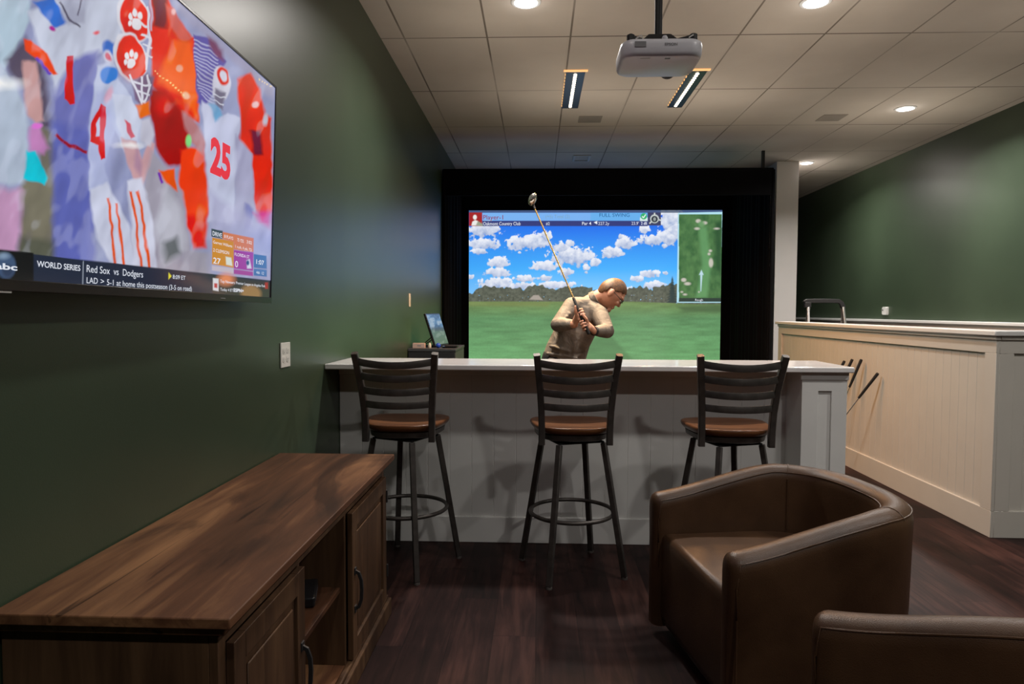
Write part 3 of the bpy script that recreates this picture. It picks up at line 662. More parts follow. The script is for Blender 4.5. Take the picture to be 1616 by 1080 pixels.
    c.poly([(369, 394.7), (400, 398.6), (399.3, 427.8), (369, 423.9)], (164, 40, 160), .5)
    c.poly([(334.5, 419.5), (368.6, 424), (368.6, 432), (334.5, 427)], (202, 190, 206), .6); c.poly([(369, 425), (399.3, 429), (399.3, 436), (369, 432.5)], (168, 66, 158), .6)
    c.poly([(400.4, 401), (420.5, 404), (421, 424.5), (400.4, 422.6)], (56, 104, 166), .5); c.poly([(400.4, 424), (421, 426), (421, 437), (400.4, 435)], (66, 114, 176), .5)
    c.poly([(356, 405), (365, 407), (367, 420), (357, 418)], (226, 230, 220), .8); c.poly([(389, 411), (394, 409), (397, 424), (390, 424)], (216, 220, 240), 1); c.ell(391, 415, 2.4, 4, (30, 60, 120), .8)
    c.poly([(335, 436), (432, 446), (432, 520), (335, 520)], (50, 46, 50), 1.5)
    c.ell(357, 441, 12, 9, (246, 146, 96), 5, .9); c.ell(396, 463, 16, 13, (176, 132, 84), 3, .8, 15); c.poly([(418, 446), (423, 446), (423, 456), (418, 456)], (170, 40, 40), .8)  # both ellipses are room reflections painted into the picture
    c.poly([(336, 439), (345, 440), (345, 460), (336, 458)], (226, 226, 232), .8); c.poly([(338, 447), (343, 447.5), (343, 455), (338, 454)], (190, 50, 60), .7)
    return c.c
m_tvpic = vcol('television_picture', .82, .12)
tvp = picture_mesh('screen', ((0, 0, 0), (1, 0, 0), (0, 1, 0)), (0, 1), (0, 1), 2, 2, lambda x, y: np.zeros((len(x), 3)), m_tvpic, tv)
bpy.data.objects.remove(tvp)
def tvframe(a, b, out=0): return BR+e1*a+e2*b+e3*out
o_ = tvframe(-TVW+.009, .024, .0)
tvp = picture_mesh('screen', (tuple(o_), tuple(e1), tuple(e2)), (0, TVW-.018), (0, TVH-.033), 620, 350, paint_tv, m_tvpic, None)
MW = tv.matrix_world.copy()
tvp.data.transform(MW.inverted()); tvp.parent = tv
m_txt = emis('broadcast_lettering', lin((205, 212, 224)), .85); m_txtred = emis('red_lettering', lin((206, 30, 50)), .85)
def on_tv(px, py):
    d = ray(px, py); o = Vector((0, 0, CAM_H)); t = (BR-o).dot(e3)/d.dot(e3); p = o+d*t-BR; return p.dot(e1), p.dot(e2)
def tvtext(txt, p0, p1, cap, off=0):
    a0, b0 = on_tv(*p0); a1, b1 = on_tv(*p1); ah, bh = on_tv(p0[0], p0[1]-cap); return (txt, a0, b0, a1-a0, bh-b0, off)
T = [tvtext('WORLD SERIES', (57.5, 421), (126, 427.5), 9.5, .012), tvtext('Red Sox  vs  Dodgers', (136, 429.5), (225, 438), 11.5),
     tvtext('LAD', (136, 447), (153.5, 449), 9.6), tvtext('5-1 at home this postseason (3-5 on road)', (168, 450), (302, 459), 9.2), tvtext('8:09 ET', (272, 440), (292, 441.5), 6.5),
     tvtext('>', (158, 448.5), (163.5, 449), 9), tvtext('abc', (-9, 424), (26.5, 427), 9.5, .03),
     tvtext('DRIVE', (335, 371.5), (349.5, 374.5), 6.8, .01), tvtext('8 PLAYS', (353.5, 375.5), (367.5, 378.5), 5.2), tvtext('75 YDS', (374, 381), (384, 383), 5.2), tvtext('3:02', (389, 384), (397, 385.4), 5),
     tvtext('Garrett Williams', (336, 384), (366, 389), 4.6), tvtext('1 rush, 4 yds, TD', (371, 391), (397, 395), 4.6),
     tvtext('2 CLEMSON', (336, 397), (361, 401), 5.2), tvtext('27', (336, 415.5), (347.5, 417.5), 9.2, .01), tvtext('FLORIDA ST', (370, 403.5), (393, 406.5), 5), tvtext('0', (370.5, 421.5), (375, 422), 10),
     tvtext('1:07', (404, 416.5), (416, 418), 7.2, .01), tvtext('4th  12', (404, 432), (416, 433), 4.4),
     tvtext('Top Newsers: Premier League on Angeles Park', (347, 446), (418, 454), 4.6), tvtext('Today 4 ET', (347, 459), (367, 460), 4.6), tvtext('ESPN+', (368, 460.5), (384, 461.5), 5.2, .03)]
tvf = lambda a, b: Vector((a, b, .0012))
text_mesh(T, 'caption_lettering', m_txt, tv, tvf)
text_mesh([tvtext('25', (331, 269), (363, 273), 53, .045)], 'jersey_number', m_txtred, tv, tvf)

# ------------------------------------------------------------------ golf bay
SY = 9.90
bay = thing('golf_bay_enclosure', 'black cloth enclosure framing the projected golf screen', 'enclosure', (0, 0, 0))
def drape(p0, p1, z0, z1, amp=.02, wl=.16):
    p0 = Vector(p0); p1 = Vector(p1); d = p1-p0; L = d.length; d.normalize(); nrm = Vector((-d.y, d.x, 0)); n = int(L/wl*8)+1; mb = MB(); vs = []
    for i in range(n+1):
        s = L*i/n; w = amp*sin(2*pi*s/wl)+amp*.4*sin(2*pi*s/(wl*2.3)+1)
        p = p0+d*s+nrm*w
        for z in (z0, z1): vs.append((p.x, p.y, z))
    k = len(vs); mb.add(vs, [(2*i, 2*i+2, 2*i+3, 2*i+1) for i in range(n)]); return mb
EX0, EX1, EY0, EZ = XL+.05, 2.78, 8.35, 3.06
obj('side_curtain', drape((EX0, EY0, 0), (EX0+.01, SY-.02, 0), .01, EZ-.02), m_curtain, bay, 0, 60)
obj('side_curtain', drape((EX1, EY0, 0), (EX1-.01, SY-.02, 0), .01, EZ-.02), m_curtain, bay, 0, 60)
obj('front_valance', MB().box(XL+.01, EX1+.02, EY0-.012, EY0+.012, 2.755, EZ+.01), m_curtain, bay)
obj('frame_pipe', MB().tube([(XL+.02, EY0, EZ-.005), (EX1+.02, EY0, EZ-.005)], .022, 12).tube([(EX1+.02, EY0, EZ-.005), (EX1+.02, EY0, 0)], .022, 12, upv=(0, 1, 0)).tube([(XL+.028, EY0, EZ-.005), (XL+.028, EY0, 0)], .022, 12, upv=(0, 1, 0)), m_curtain, bay, 0, 50)
obj('back_cloth', MB().box(EX0, EX1, SY+.02, SY+.04, .01, EZ-.02), m_curtain, bay)
obj('hanging_rod', MB().bar((2.80, 8.74, H), (2.80, 8.74, 3.0), .035, .035), m_black, bay)
obj('rod_bracket', MB().box(2.825, 2.84, 8.72, 8.75, 3.02, 3.10), m_plate, bay, .002)
def paint_golf(x, y):
    c = Canvas(x, y, (40, 110, 236))
    t = np.clip((y-350)/125, 0, 1)[:, None]; a = np.array(lin((34, 104, 236))); b = np.array(lin((72, 178, 255))); d = np.array(lin((150, 215, 255)))
    c.c = np.where(t < .6, a+(b-a)*(t/.6), b+(d-b)*((t-.6)/.4))
    side = np.clip((870-x)/130, 0, 1)*.25; c.mix(side, (30, 140, 235))
    CL = [(762, 362, 27, 12, 0), (763, 385, 25, 9, 1), (758, 397, 12, 6, 1), (824, 383, 25, 11, 1), (847, 380, 26, 13, 1), (861, 374, 9, 12, 1), (899, 384, 8, 6, 1), (903, 404, 36, 15, 1), (886, 391, 14, 10, 1), (860, 420, 22, 8, 1), (939, 414, 9, 7, 1), (925, 422, 6, 5, 1),
          (894, 430, 12, 8, 1), (787, 414, 16, 9, 1), (783, 430, 22, 8, 1), (783, 447, 26, 9, 1), (827, 440, 16, 6, 1), (823, 451, 22, 6, 1), (860, 439, 12, 5, 1), (880, 450, 30, 6, 1), (743, 437, 5, 4, 1), (968, 398, 18, 8, 1), (987, 384, 16, 10, 1), (979, 373, 4, 5, 1), (958, 402, 9, 6, 1),
          (1031, 379, 22, 8, 1), (1048, 388, 5, 4, 1), (1017, 362, 8, 6, 1), (1056, 374, 22, 13, 1), (1058, 347, 20, 20, 1), (1064, 364, 14, 20, 1), (1026, 432, 15, 6, 1), (1006, 440, 10, 5, 1), (1050, 431, 4, 3, 1), (1034, 450, 20, 6, 1), (994, 460, 14, 7, 1), (967, 462, 12, 6, 1), (820, 399, 3, 2, 1), (925, 430, 3, 2, 1), (955, 455, 6, 3, 1)]
    f = np.full(len(x), -9.); low = np.zeros(len(x)); nz = fbm(x/5.5, y/5.5, 4, 11)-.5; nz2 = fbm(x/2.2, y/2.2, 2, 31)-.5
    for cx, cy, rx, ry, w in CL:
        v = 1-np.hypot((x-cx)/rx, (y-cy)/ry)
        low = np.where(v > f, (y-cy)/ry, low); f = np.maximum(f, v)
    f = f+nz*1.25+nz2*.35
    al = np.clip(f/.16+.35, 0, 1); sh = np.clip(.55-low*.5+nz*1.2, 0, 1)[:, None]
    cc = np.array(lin((160, 178, 214)))*(1-sh)+np.array(lin((236, 240, 250)))*sh
    c.c = c.c*(1-al[:, None])+cc*al[:, None]
    # tree line
    g = y > 476
    th = 462-10*fbm(x/15, x*0+3, 3, 5)-7*fbm(x/5, x*0, 2, 9)+np.where((x > 935) & (x < 985), 6, 0)+np.clip((760-x)/20, 0, 1)*8-np.where((x > 1030) & (x < 1080), 5, 0)
    holes = (fbm(x/3, y/2.2, 2, 21) > .84) & (y > 466)
    al = np.clip((y-th)/1.2, 0, 1)*(~holes); tn = fbm(x/2.5, y/2.5, 3, 14)[:, None]
    tc = np.array(lin((58, 66, 58)))*(1-tn)+np.array(lin((112, 118, 104)))*tn; c.c = c.c*(1-al[:, None])+tc*al[:, None]
    c.poly([(835, 473), (842, 466), (850, 466), (857, 474)], (168, 160, 150), .8)
    for k in range(9): c.poly([(1061-2-k*1.0, 443+k*4.4), (1061, 436+k*4.4), (1061+2+k*1.0, 443+k*4.4)], (44, 64, 66), .8, .9)
    # turf
    gy = np.clip((y-476)/90, 0, 1)[:, None]; n = fbm(x/30, y/4, 4, 17)[:, None]; n2 = fbm(x/1.6, y/1.2, 2, 23)[:, None]
    s0 = np.array(lin((112, 138, 84))); s1 = np.array(lin((92, 142, 96))); s2 = np.array(lin((102, 162, 106)))
    gc = np.where(gy < .3, s0+(s1-s0)*gy/.3, s1+(s2-s1)*(gy-.3)/.7); gc = gc*(.72+.55*n)*(.9+.2*n2)
    gl = np.clip((y-475.5-2*np.clip((x-1000)/100, 0, 1)*2)/1.5, 0, 1)[:, None]; c.c = c.c*(1-gl)+gc*gl
    c.poly([(930, 535), (965, 530), (1005, 575), (915, 575)], (70, 112, 74), 3, .6)
    c.poly([(1068, 484), (1142, 480), (1142, 494), (1080, 492)], (66, 92, 64), 3, .7); c.poly([(740, 477), (870, 477), (865, 484), (740, 483)], (128, 132, 78), 2, .4)
    # score bar
    c.poly([(740, 336), (1141, 336), (1141, 330), (740, 330)], (70, 86, 112), .5, .9)
    c.poly([(761, 336), (1022, 336), (1022, 348.6), (761, 348.6)], (150, 208, 244), .4, .62); c.poly([(932, 336), (1022, 336), (1022, 348.6), (932, 348.6)], (96, 176, 236), .4, .7)
    c.poly([(761, 348.6), (1022, 348.6), (1022, 357), (761, 357)], (54, 62, 122), .4); c.poly([(740, 335.5), (761, 335.5), (761, 357), (740, 357)], (164, 40, 42), .4)
    c.ell(749.5, 343, 3, 3.8, (236, 236, 232), .6); c.poly([(744, 356), (745.5, 350), (750, 347.5), (754, 349), (757, 356)], (236, 236, 232), .7); c.poly([(751, 356), (754, 349), (762, 354), (762, 357)], (150, 160, 140), 1)
    c.poly([(1022, 335.5), (1043, 335.5), (1043, 356), (1022, 356)], (62, 66, 100), .4); c.ell(1033, 345.5, 7, 7, (190, 200, 200), .5); c.ell(1033, 346, 5, 5, (34, 40, 54), .5); c.ell(1033, 346, 2.2, 3, (150, 160, 160), .6)
    for a, b in (((1033, 336), (1033, 340)), ((1040, 347), (1043, 348)), ((1028, 350), (1025, 353))): c.line([a, b], 2, (214, 220, 214), .5)
    c.poly([(1010, 343.5), (1022, 343.5), (1022, 349), (1010, 349)], (220, 240, 236), .6); c.ell(1016, 341.5, 5, 5, (52, 178, 110), .5); c.line([(1013.4, 341.5), (1015.4, 344), (1019, 338.6)], 1.5, (240, 250, 244), .4)
    c.poly([(937, 351.2), (942.5, 348.8), (942.5, 354.2)], (240, 244, 250), .4)
    # hole map
    c.poly([(1070, 336), (1141, 334.5), (1140.5, 478), (1068, 478)], (180, 226, 240), .4)
    n = fbm(x/6, y/8, 4, 41)[:, None]; mp = np.array(lin((44, 88, 54)))*(1-n)+np.array(lin((96, 140, 86)))*n
    m = (x > 1071.5) & (x < 1139) & (y > 338.5) & (y < 476.5); c.c[m] = mp[m]
    c.poly([(1103, 360), (1115, 358), (1122, 420), (1116, 470), (1098, 470), (1108, 420)], (104, 158, 104), 3, .8); c.poly([(1128, 350), (1139, 350), (1139, 440), (1128, 420)], (42, 78, 50), 4, .8)
    for q in ((1122, 415, 3.5, 7), (1119, 401, 2.2, 2), (1121, 396, 2.5, 2), (1079, 442, 4, 3), (1085, 448, 5, 2.5), (1100, 361, 4, 2), (1102, 349, 4, 3), (1112, 352, 4, 2.5), (1131, 361, 4, 1.5), (1076, 461, 2, 1.3), (1081, 465, 3, 1.5), (1103, 461, 1.2, 1.2)): c.ell(q[0], q[1], q[2], q[3], (206, 200, 190), 1, .9)
    c.ell(1107, 354, 5, 5, (110, 158, 106), 2, .9); c.poly([(1105.5, 460), (1105.2, 434), (1103, 434), (1107, 426), (1110.5, 434), (1108.5, 434), (1106.5, 460)], (196, 226, 240), .7, .9)
    c.poly([(1071.5, 470.5), (1139, 470.5), (1138.6, 476.5), (1071, 476.5)], (46, 64, 58), .4)
    return c.c
scr = thing('golf_simulator_screen', 'wide projected golf simulator screen showing blue sky and fairway', 'screen', (0, 0, 0))
m_golf = vcol('projected_golf_picture', 1.0, .9, .1)
o_ = (-.989, SY, .30)
gp = picture_mesh('projected_picture', (o_, (1, 0, 0), (0, 0, 1)), (0, 3.606), (0, 2.503), 760, 520, paint_golf, m_golf, scr)
obj('screen_cloth', MB().box(-.989, 2.617, SY+.001, SY+.008, .30, 2.803), m_plate, scr)
m_ui = emis('white_lettering', lin((226, 232, 244)), .9); m_uired = emis('dark_red_lettering', lin((150, 60, 84)), .9); m_uiblue = emis('blue_lettering', lin((28, 92, 150)), .8); m_uigrey = emis('pale_lettering', lin((130, 168, 190)), .9)
def on_scr(px, py):
    d = ray(px, py); t = SY/d.y; return d.x*t, CAM_H+d.z*t
def sctext(txt, x0, x1, yb, cap, off=0):
    a0, b0 = on_scr(x0, yb); a1, _ = on_scr(x1, yb); _, b2 = on_scr(x0, yb-cap); return (txt, a0, b0, a1-a0, b2-b0, off)
sf = lambda a, b: Vector((a, SY-.003, b))
text_mesh([sctext('Oakmont Country Club', 762.5, 821.5, 355.6, 5, .01), sctext('#2', 861.5, 867.5, 355.4, 4.6), sctext('Par 4', 918.5, 933, 355.2, 4.8, .01), sctext('227.2y', 944, 961.5, 355.2, 4.8), sctext("23.9'", 996.5, 1008, 355, 4.8), sctext('2 dB', 1011.5, 1021, 354.8, 4.2, .02), sctext('Rough', 1097, 1109, 475.2, 3.4)], 'white_lettering', m_ui, scr, sf)
text_mesh([sctext('Player-1', 762.5, 794, 346.6, 7, .005)], 'red_lettering', m_uired, scr, sf)
text_mesh([sctext('FULL SWING', 946, 993.5, 342.4, 5.6)], 'blue_lettering', m_uiblue, scr, sf)
text_mesh([sctext('(+5) Total (2)', 861, 899, 344.6, 5.5)], 'pale_lettering', m_uigrey, scr, sf)

# ------------------------------------------------------------------ projector
pr = thing('ceiling_projector', 'white projector hanging from a black ceiling pole', 'projector', (.515, 2.90, 2.418))
def rrect(w, d, r, n=6, cx=0, cy=0):
    pts = []
    for qx, qy, a0 in ((1, -1, -90), (1, 1, 0), (-1, 1, 90), (-1, -1, 180)):
        for k in range(n+1):
            a = math.radians(a0+90*k/n); pts.append((cx+qx*(w/2-r)+r*cos(a), cy+qy*(d/2-r)+r*sin(a)))
    return pts
def rr(w, d, r, z, cx=0, cy=.14): return [(x, y, z) for x, y in rrect(w, d, r, 6, cx, cy)]
body = MB().rings([rr(.31, .245, .05, 0), rr(.328, .262, .055, .005), rr(.338, .272, .058, .018), rr(.342, .276, .058, .05), rr(.336, .27, .056, .066), rr(.32, .255, .05, .072)])
pb = obj('body', body, m_proj, pr, 0, 45)
obj('vent_grille', MB().box(-.118, -.072, .0005, .004, .036, .058), m_grey, pr)
obj('sensor_window', MB().box(.012, .034, .03, .042, -.001, .0008), m_black, pr)
obj('foot_recess', MB().box(-.09, -.05, .028, .034, -.0008, .0008), m_grey, pr)
obj('lens_ring', MB().lathe([(.035, 0), (.037, .004), (.037, .016), (.03, .018)], (.07, .279, .036), 24, 'Y'), m_black, pr, 0, 40)
text_mesh([('EPSON', .005, .0405, .052, .0105, .02)], 'brand_lettering', m_grey, pr, lambda a, b: Vector((a, .0012, b)))
obj('mount_plate', MB().rings([[(x, y, .076) for x, y in rrect(.16, .13, .01, 2, 0, .13)], [(x, y, .088) for x, y in rrect(.16, .13, .01, 2, 0, .13)], [(x, y, .122) for x, y in rrect(.10, .08, .008, 2, 0, .13)]]), m_blackmetal, pr)
for sx, sy in ((-.13, .04), (.13, .04), (-.13, .23), (.13, .23)):
    arms = MB().bar((sx*.5, .13+(sy-.13)*.5, .090), (sx, sy, .090), .022, .010); arms.lathe([(.012, .066), (.017, .074), (.017, .097), (.009, .102)], (sx, sy, 0), 12)
    obj('mount_arm', arms, m_blackmetal, pr)
obj('cable', MB().tube([(-.11, .03, .08), (-.09, .015, .088), (-.075, .04, .076)], .003, 6), m_plate, pr, 0, 50)
obj('cable', MB().tube([(.11, .03, .082), (.125, .02, .09), (.13, .05, .08)], .003, 6), m_plate, pr, 0, 50)
obj('pole', MB().lathe([(.0165, .105), (.0165, H-2.418-.02)], (0, .13, 0), 20), m_blackmetal, pr, 0, 40)
obj('ceiling_flange', MB().lathe([(.02, H-2.418-.05), (.06, H-2.418-.012), (.065, H-2.418-.001)], (0, .13, 0), 24), m_blackmetal, pr, 0, 40)
obj('indicator_dome', MB().lathe([(.010, .07), (.012, .078), (.008, .086), (.002, .088)], (.008, .02, 0), 14), m_proj, pr, 0, 60)

# ------------------------------------------------------------------ lights
def area(name, loc, size, power, col, parent, shape='DISK', sizey=None, rot=(0, 0, 0), spread=pi):
    l = bpy.data.lights.new(name, 'AREA'); l.shape = shape; l.size = size
    if sizey: l.size_y = sizey
    l.energy = power; l.color = col; l.spread = spread
    o = bpy.data.objects.new(name, l); COL.objects.link(o); o.location = loc; o.rotation_euler = rot; o.parent = parent; return o
def make_downlight():
    t = thing('recessed_downlight', '', 'downlight', (0, 0, H), 0, 'round recessed ceiling downlights')
    obj('trim_ring', MB().lathe([(.098, -.0005), (.098, -.004), (.088, -.009), (.076, -.009), (.074, -.003), (.074, -.001)], (0, 0, 0), 40), m_cap, t, 0, 30)
    obj('lens', MB().lathe([(.074, -.0035), (.074, -.010), (.05, -.014), (.01, -.015)], (0, 0, 0), 32), m_lens, t, 0, 60)
    return t
dl0 = None
DL = [(-.084, 4.541, 'bright round downlight above the bar, near the top centre of the photo', 50), (1.787, 4.594, 'bright round downlight above the bar, to the right of the projector', 25),
      (3.605, 6.967, 'round downlight over the area beyond the half wall, nearer of the two', 70), (3.606, 9.445, 'round downlight shining beside the white column', 45),
      (-.084, 2.1, 'round downlight above the middle of the lounge, out of frame', 4), (1.787, 2.1, 'round downlight above the tub chairs, out of frame', 15),
      (-.084, -.35, 'round downlight behind the camera over the lounge', 12), (1.787, -.35, 'round downlight behind the camera to its right', 38), (3.605, 4.55, 'round downlight above the half wall return, out of frame', 12), (3.605, 2.1, 'unseen downlight added over the walkway beside the tub chairs to light the half wall', 30)]  # the last one is added to brighten the half wall return
for i, (x, y, lb, pw) in enumerate(DL):
    if i == 0: dl0 = make_downlight(); d = dl0; d.location = (x, y, H); d['label'] = lb
    else: d = dup(dl0, (x, y, H), 0, lb)
for i, (x, y, lb, pw) in enumerate(DL):
    area('downlight_lamp', (x, y, H-.018), .20, pw, (1, .95, .90), None, spread=math.radians(150))
    pl = bpy.data.lights.new('lens_glow', 'POINT'); pl.energy = .5; pl.shadow_soft_size = .03; pl.color = (1, .95, .93)
    po = bpy.data.objects.new('lens_glow', pl); COL.objects.link(po); po.location = (x, y, H-.07)
def slot_light(x, y0, y1, w, lean, lb):
    t = thing('linear_led_light', lb, 'ceiling light', (x, y0, H), 0, 'narrow linear ceiling lights')
    L = y1-y0
    obj('housing', MB().box(-w/2, w/2, 0, L, -.012, -.0005), m_slot, t, .001)
    n = 18
    for k in range(n):
        obj('led', MB().lathe([(.0145, -.012), (.014, -.016), (.008, -.020), (.001, -.021)], (lean, .06+(L-.12)*k/(n-1), 0), 10), m_led, t, 0, 60)
    obj('lip_light_strip', MB().box(-w/2-.02, w/2+.02, -.03, -.001, -.010, -.0005), m_orange, t)  # lit ceiling lip built as a strip that glows itself
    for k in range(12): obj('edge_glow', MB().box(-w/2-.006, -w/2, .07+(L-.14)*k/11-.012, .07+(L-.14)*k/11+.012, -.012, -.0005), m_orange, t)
    return t
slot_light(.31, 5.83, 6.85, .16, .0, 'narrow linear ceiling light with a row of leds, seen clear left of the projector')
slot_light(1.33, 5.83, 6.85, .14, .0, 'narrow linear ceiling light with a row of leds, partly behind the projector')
for x, pw in ((.31, 36), (1.33, 46)):
    area('linear_lamp', (x, 6.34, H-.03), .9, pw, (1, .47, .17), None, 'RECTANGLE', .06, (0, 0, pi/2), math.radians(140))
def key(name, loc, target, energy, size, blend, col, r=.04):
    l = bpy.data.lights.new(name, 'SPOT'); l.energy = energy; l.spot_size = math.radians(size); l.spot_blend = blend; l.color = col; l.shadow_soft_size = r
    o = bpy.data.objects.new(name, l); COL.objects.link(o); o.location = loc; o.rotation_euler = (Vector(target)-Vector(loc)).to_track_quat('-Z', 'Y').to_euler(); return o
key('added_golfer_key', (.20, 5.72, H-.04), (.28, 5.12, 1.3), 850, 26, .7, (1, .74, .44))  # warm key added for the golfer, with no fixture of its own
key('added_golfer_fill', (-.084, 4.541, H-.04), (.30, 5.1, 1.35), 45, 24, .8, (1, .82, .6))  # extra fill added at the downlight to light the golfer
for x, y, e in ((-.084, 4.541, 14), (1.787, 4.594, 15), (3.605, 6.967, 15), (3.606, 9.445, 4), (.31, 6.34, 13), (1.6, 6.5, 15), (-.084, 2.1, 6), (1.787, 2.1, 8), (3.605, 4.55, 8)):  # unseen uplights added only to brighten the ceiling
    l = bpy.data.lights.new('added_ceiling_uplight', 'SPOT'); l.energy = e; l.spot_size = math.radians(165); l.spot_blend = 1; l.shadow_soft_size = 0; l.color = (1, .88, .74)
    o = bpy.data.objects.new('added_ceiling_uplight', l); COL.objects.link(o); o.location = (x, y, H-.95); o.rotation_euler = (pi, 0, 0)
# ceiling fittings
g1 = obj('ceiling_speaker', MB().box(.42, .66, 7.16, 7.40, H-.004, H-.0005), m_speak, None, .001); tag(g1, 'small square grey grille in the ceiling between the two linear lights', 'ceiling grille', 'square grey ceiling grilles')
g2 = g1.copy(); COL.objects.link(g2); g2.location = (2.48, .0, 0); g2['label'] = 'small square grey grille in the ceiling in front of the right-hand room'
vf = MB().box(.455, .683, 8.93, 8.96, H-.01, H-.0005).box(.455, .683, 9.24, 9.27, H-.01, H-.0005).box(.455, .485, 8.96, 9.24, H-.01, H-.0005).box(.653, .683, 8.96, 9.24, H-.01, H-.0005)
tag(obj('ceiling_frame', vf, m_plate), 'small white rectangular frame on the dark ceiling above the golf screen', 'ceiling fitting')

# ------------------------------------------------------------------ wall plates
def outlet(y, z, lb, gangs):
    t = thing('wall_outlet', lb, 'outlet', (XL, y, z)); w = .116 if gangs == 2 else .07
    obj('cover_plate', MB().box(.0005, .006, -w/2, w/2, -.057, .057), m_plate, t, .002)
    for k in range(gangs):
        cy = (k-.5*(gangs-1))*.046
        for cz in (-.02, .02):
            s_ = obj('socket', MB().rings([[(x, cy+yy, cz+zz) for yy, zz in rrect(.033, .028, .010, 4)] for x in (.0058, .0075)]), m_plate, t)
            obj('slot', MB().box(.0073, .0079, cy-.009, cy-.0062, cz-.005, cz+.005).box(.0073, .0079, cy+.0062, cy+.009, cz-.005, cz+.005).box(.0073, .0079, cy-.003, cy+.003, cz-.011, cz-.006), m_grey, s_)
    return t
outlet(3.112, 1.155, 'white double outlet plate on the green wall below the television', 2)
sw = thing('light_switch', 'ivory switch plate on the green wall above the black cabinet', 'switch', (XL, 6.20, 1.455))
obj('cover_plate', MB().box(.0005, .007, -.036, .036, -.06, .06), m_beigeplate, sw, .002); obj('toggle', MB().box(.006, .011, -.016, .016, -.033, .033), m_beigeplate, sw, .002)
tb = thing('wall_sensor_box', 'small white plastic box with a dark dot on the right green wall', 'sensor', (XR, 9.22, 1.38), 0)
obj('housing', MB().rings([[(x, yy, zz) for yy, zz in rrect(.12*s, .105*s, .02)] for x, s in ((-.0005, 1), (-.025, 1), (-.032, .92))]), m_plate, tb, 0, 40)
obj('button', MB().lathe([(.010, -.0325), (.010, -.035)], (0, .03, .01), 16, 'X'), m_black, tb)

# ------------------------------------------------------------------ black cabinet with its small things
cb = thing('black_cabinet', 'low black cabinet against the green wall behind the bar', 'cabinet', (0, 0, 0))
c0, c1, cy0, cy1, cz = -1.158, -.73, 6.1, 6.82, 1.02
obj('carcass', MB().box(c0, c1-.001, cy0+.02, cy1, .06, cz-.025), m_cabside, cb, .002)
obj('cabinet_top', MB().box(c0, c1+.004, cy0-.004, cy1+.004, cz-.025, cz), m_cabside, cb, .003)
obj('door', MB().box(c0+.004, c1-.004, cy0, cy0+.02, .08, cz-.03), m_black, cb, .002)
obj('plinth', MB().box(c0+.01, c1-.02, cy0+.04, cy1-.02, 0, .06), m_black, cb)
tm = thing('touch_monitor', 'small monitor on the black cabinet showing the golf picture', 'monitor', (0, 0, 0))
q = [Vector(v) for v in ((-.937, 6.3, 1.045), (-.872, 6.7, 1.045), (-.953, 6.7, 1.324), (-1.024, 6.3, 1.324))]
wv = (q[1]-q[0]).normalized(); hv = (q[3]-q[0]).normalized(); nv = wv.cross(hv)
mb = MB(); W_, H_ = (q[1]-q[0]).length, (q[3]-q[0]).length
def pm_(a, b, n): return q[0]+wv*a+hv*b+nv*n
vs = [pm_(a, b, n) for n in (-.022, -.002) for a, b in ((-.012, -.012), (W_+.012, -.012), (W_+.012, H_+.012), (-.012, H_+.012))]
obj('monitor_case', mb.add(vs, [(3, 2, 1, 0), (4, 5, 6, 7)]+[(i, (i+1) % 4, 4+(i+1) % 4, 4+i) for i in range(4)]), m_bezel, tm, .003)
def paint_mon(x, y):
    c = Canvas(x, y, (96, 124, 96)); t = np.clip((521-y)/3, 0, 1); c.mix(t, (92, 138, 176)); n = fbm(x/4, y/4, 3, 7)
    c.mix(np.clip((n-.5)*5, 0, 1)*t*.7, (190, 206, 216)); c.mix(np.clip((.48-n)*5, 0, 1)*t*.7, (36, 62, 96)); c.poly([(680, 517), (702, 516), (704, 522), (682, 523)], (60, 72, 70), 1.5, .8)
    c.mix(np.clip((n-.55)*5, 0, 1)*(1-t)*.6, (150, 170, 150)); return c.c
picture_mesh('display', (tuple(q[0]), tuple(wv), tuple(hv)), (0, W_), (0, H_), 60, 50, paint_mon, vcol('monitor_picture', .7), tm)
obj('stand', MB().bar(pm_(W_*.3, .10, -.02), (-1.09, 6.42, 1.028), .02, .008).bar(pm_(W_*.7, .10, -.02), (-1.09, 6.58, 1.028), .02, .008).box(-1.1, -.88, 6.36, 6.62, 1.0205, 1.03), m_black, tm)
bxo = thing('small_cardboard_box', 'small pinkish cardboard box on the near edge of the black cabinet', 'box', (-1.072, 6.19, 1.0205))
obj('body', MB().box(-.055, .055, -.03, .03, 0, .045), m_box, bxo, .002); obj('printed_mark', MB().box(-.012, .022, -.0305, -.03, .018, .026), m_grey, bxo)
tp = obj('blue_golf_ball', MB().lathe([(.002, .001), (.014, .004), (.021, .012), (.024, .024), (.021, .036), (.014, .044), (.002, .048)], (-.895, 6.18, 1.0205), 20), m_blue, None, 0, 60); tag(tp, 'small blue ball on the black cabinet in front of the monitor', 'ball')
tag(obj('dark_tray', MB().rings([[(x, y, z) for x, y in rrect(.14*s, .2*s, .03, 4, -.80, 6.3)] for z, s in ((1.0205, .9), (1.03, 1), (1.034, 1), (1.027, .9))]), m_bezel, None, 0, 30), 'flat dark tray on the black cabinet right of the blue ball', 'tray')
bt = thing('ceramic_figure_bottle', 'tiny pale bottle with a dark cap beneath the monitor on the black cabinet', 'bottle', (-.975, 6.19, 1.0205))
obj('body', MB().lathe([(.012, 0), (.014, .004), (.014, .03), (.008, .042), (.006, .05)], (0, 0, 0), 16), m_beigeplate, bt, 0, 50); obj('cap', MB().lathe([(.008, .05), (.008, .062), (.006, .064)], (0, 0, 0), 14), m_black, bt, 0, 40)

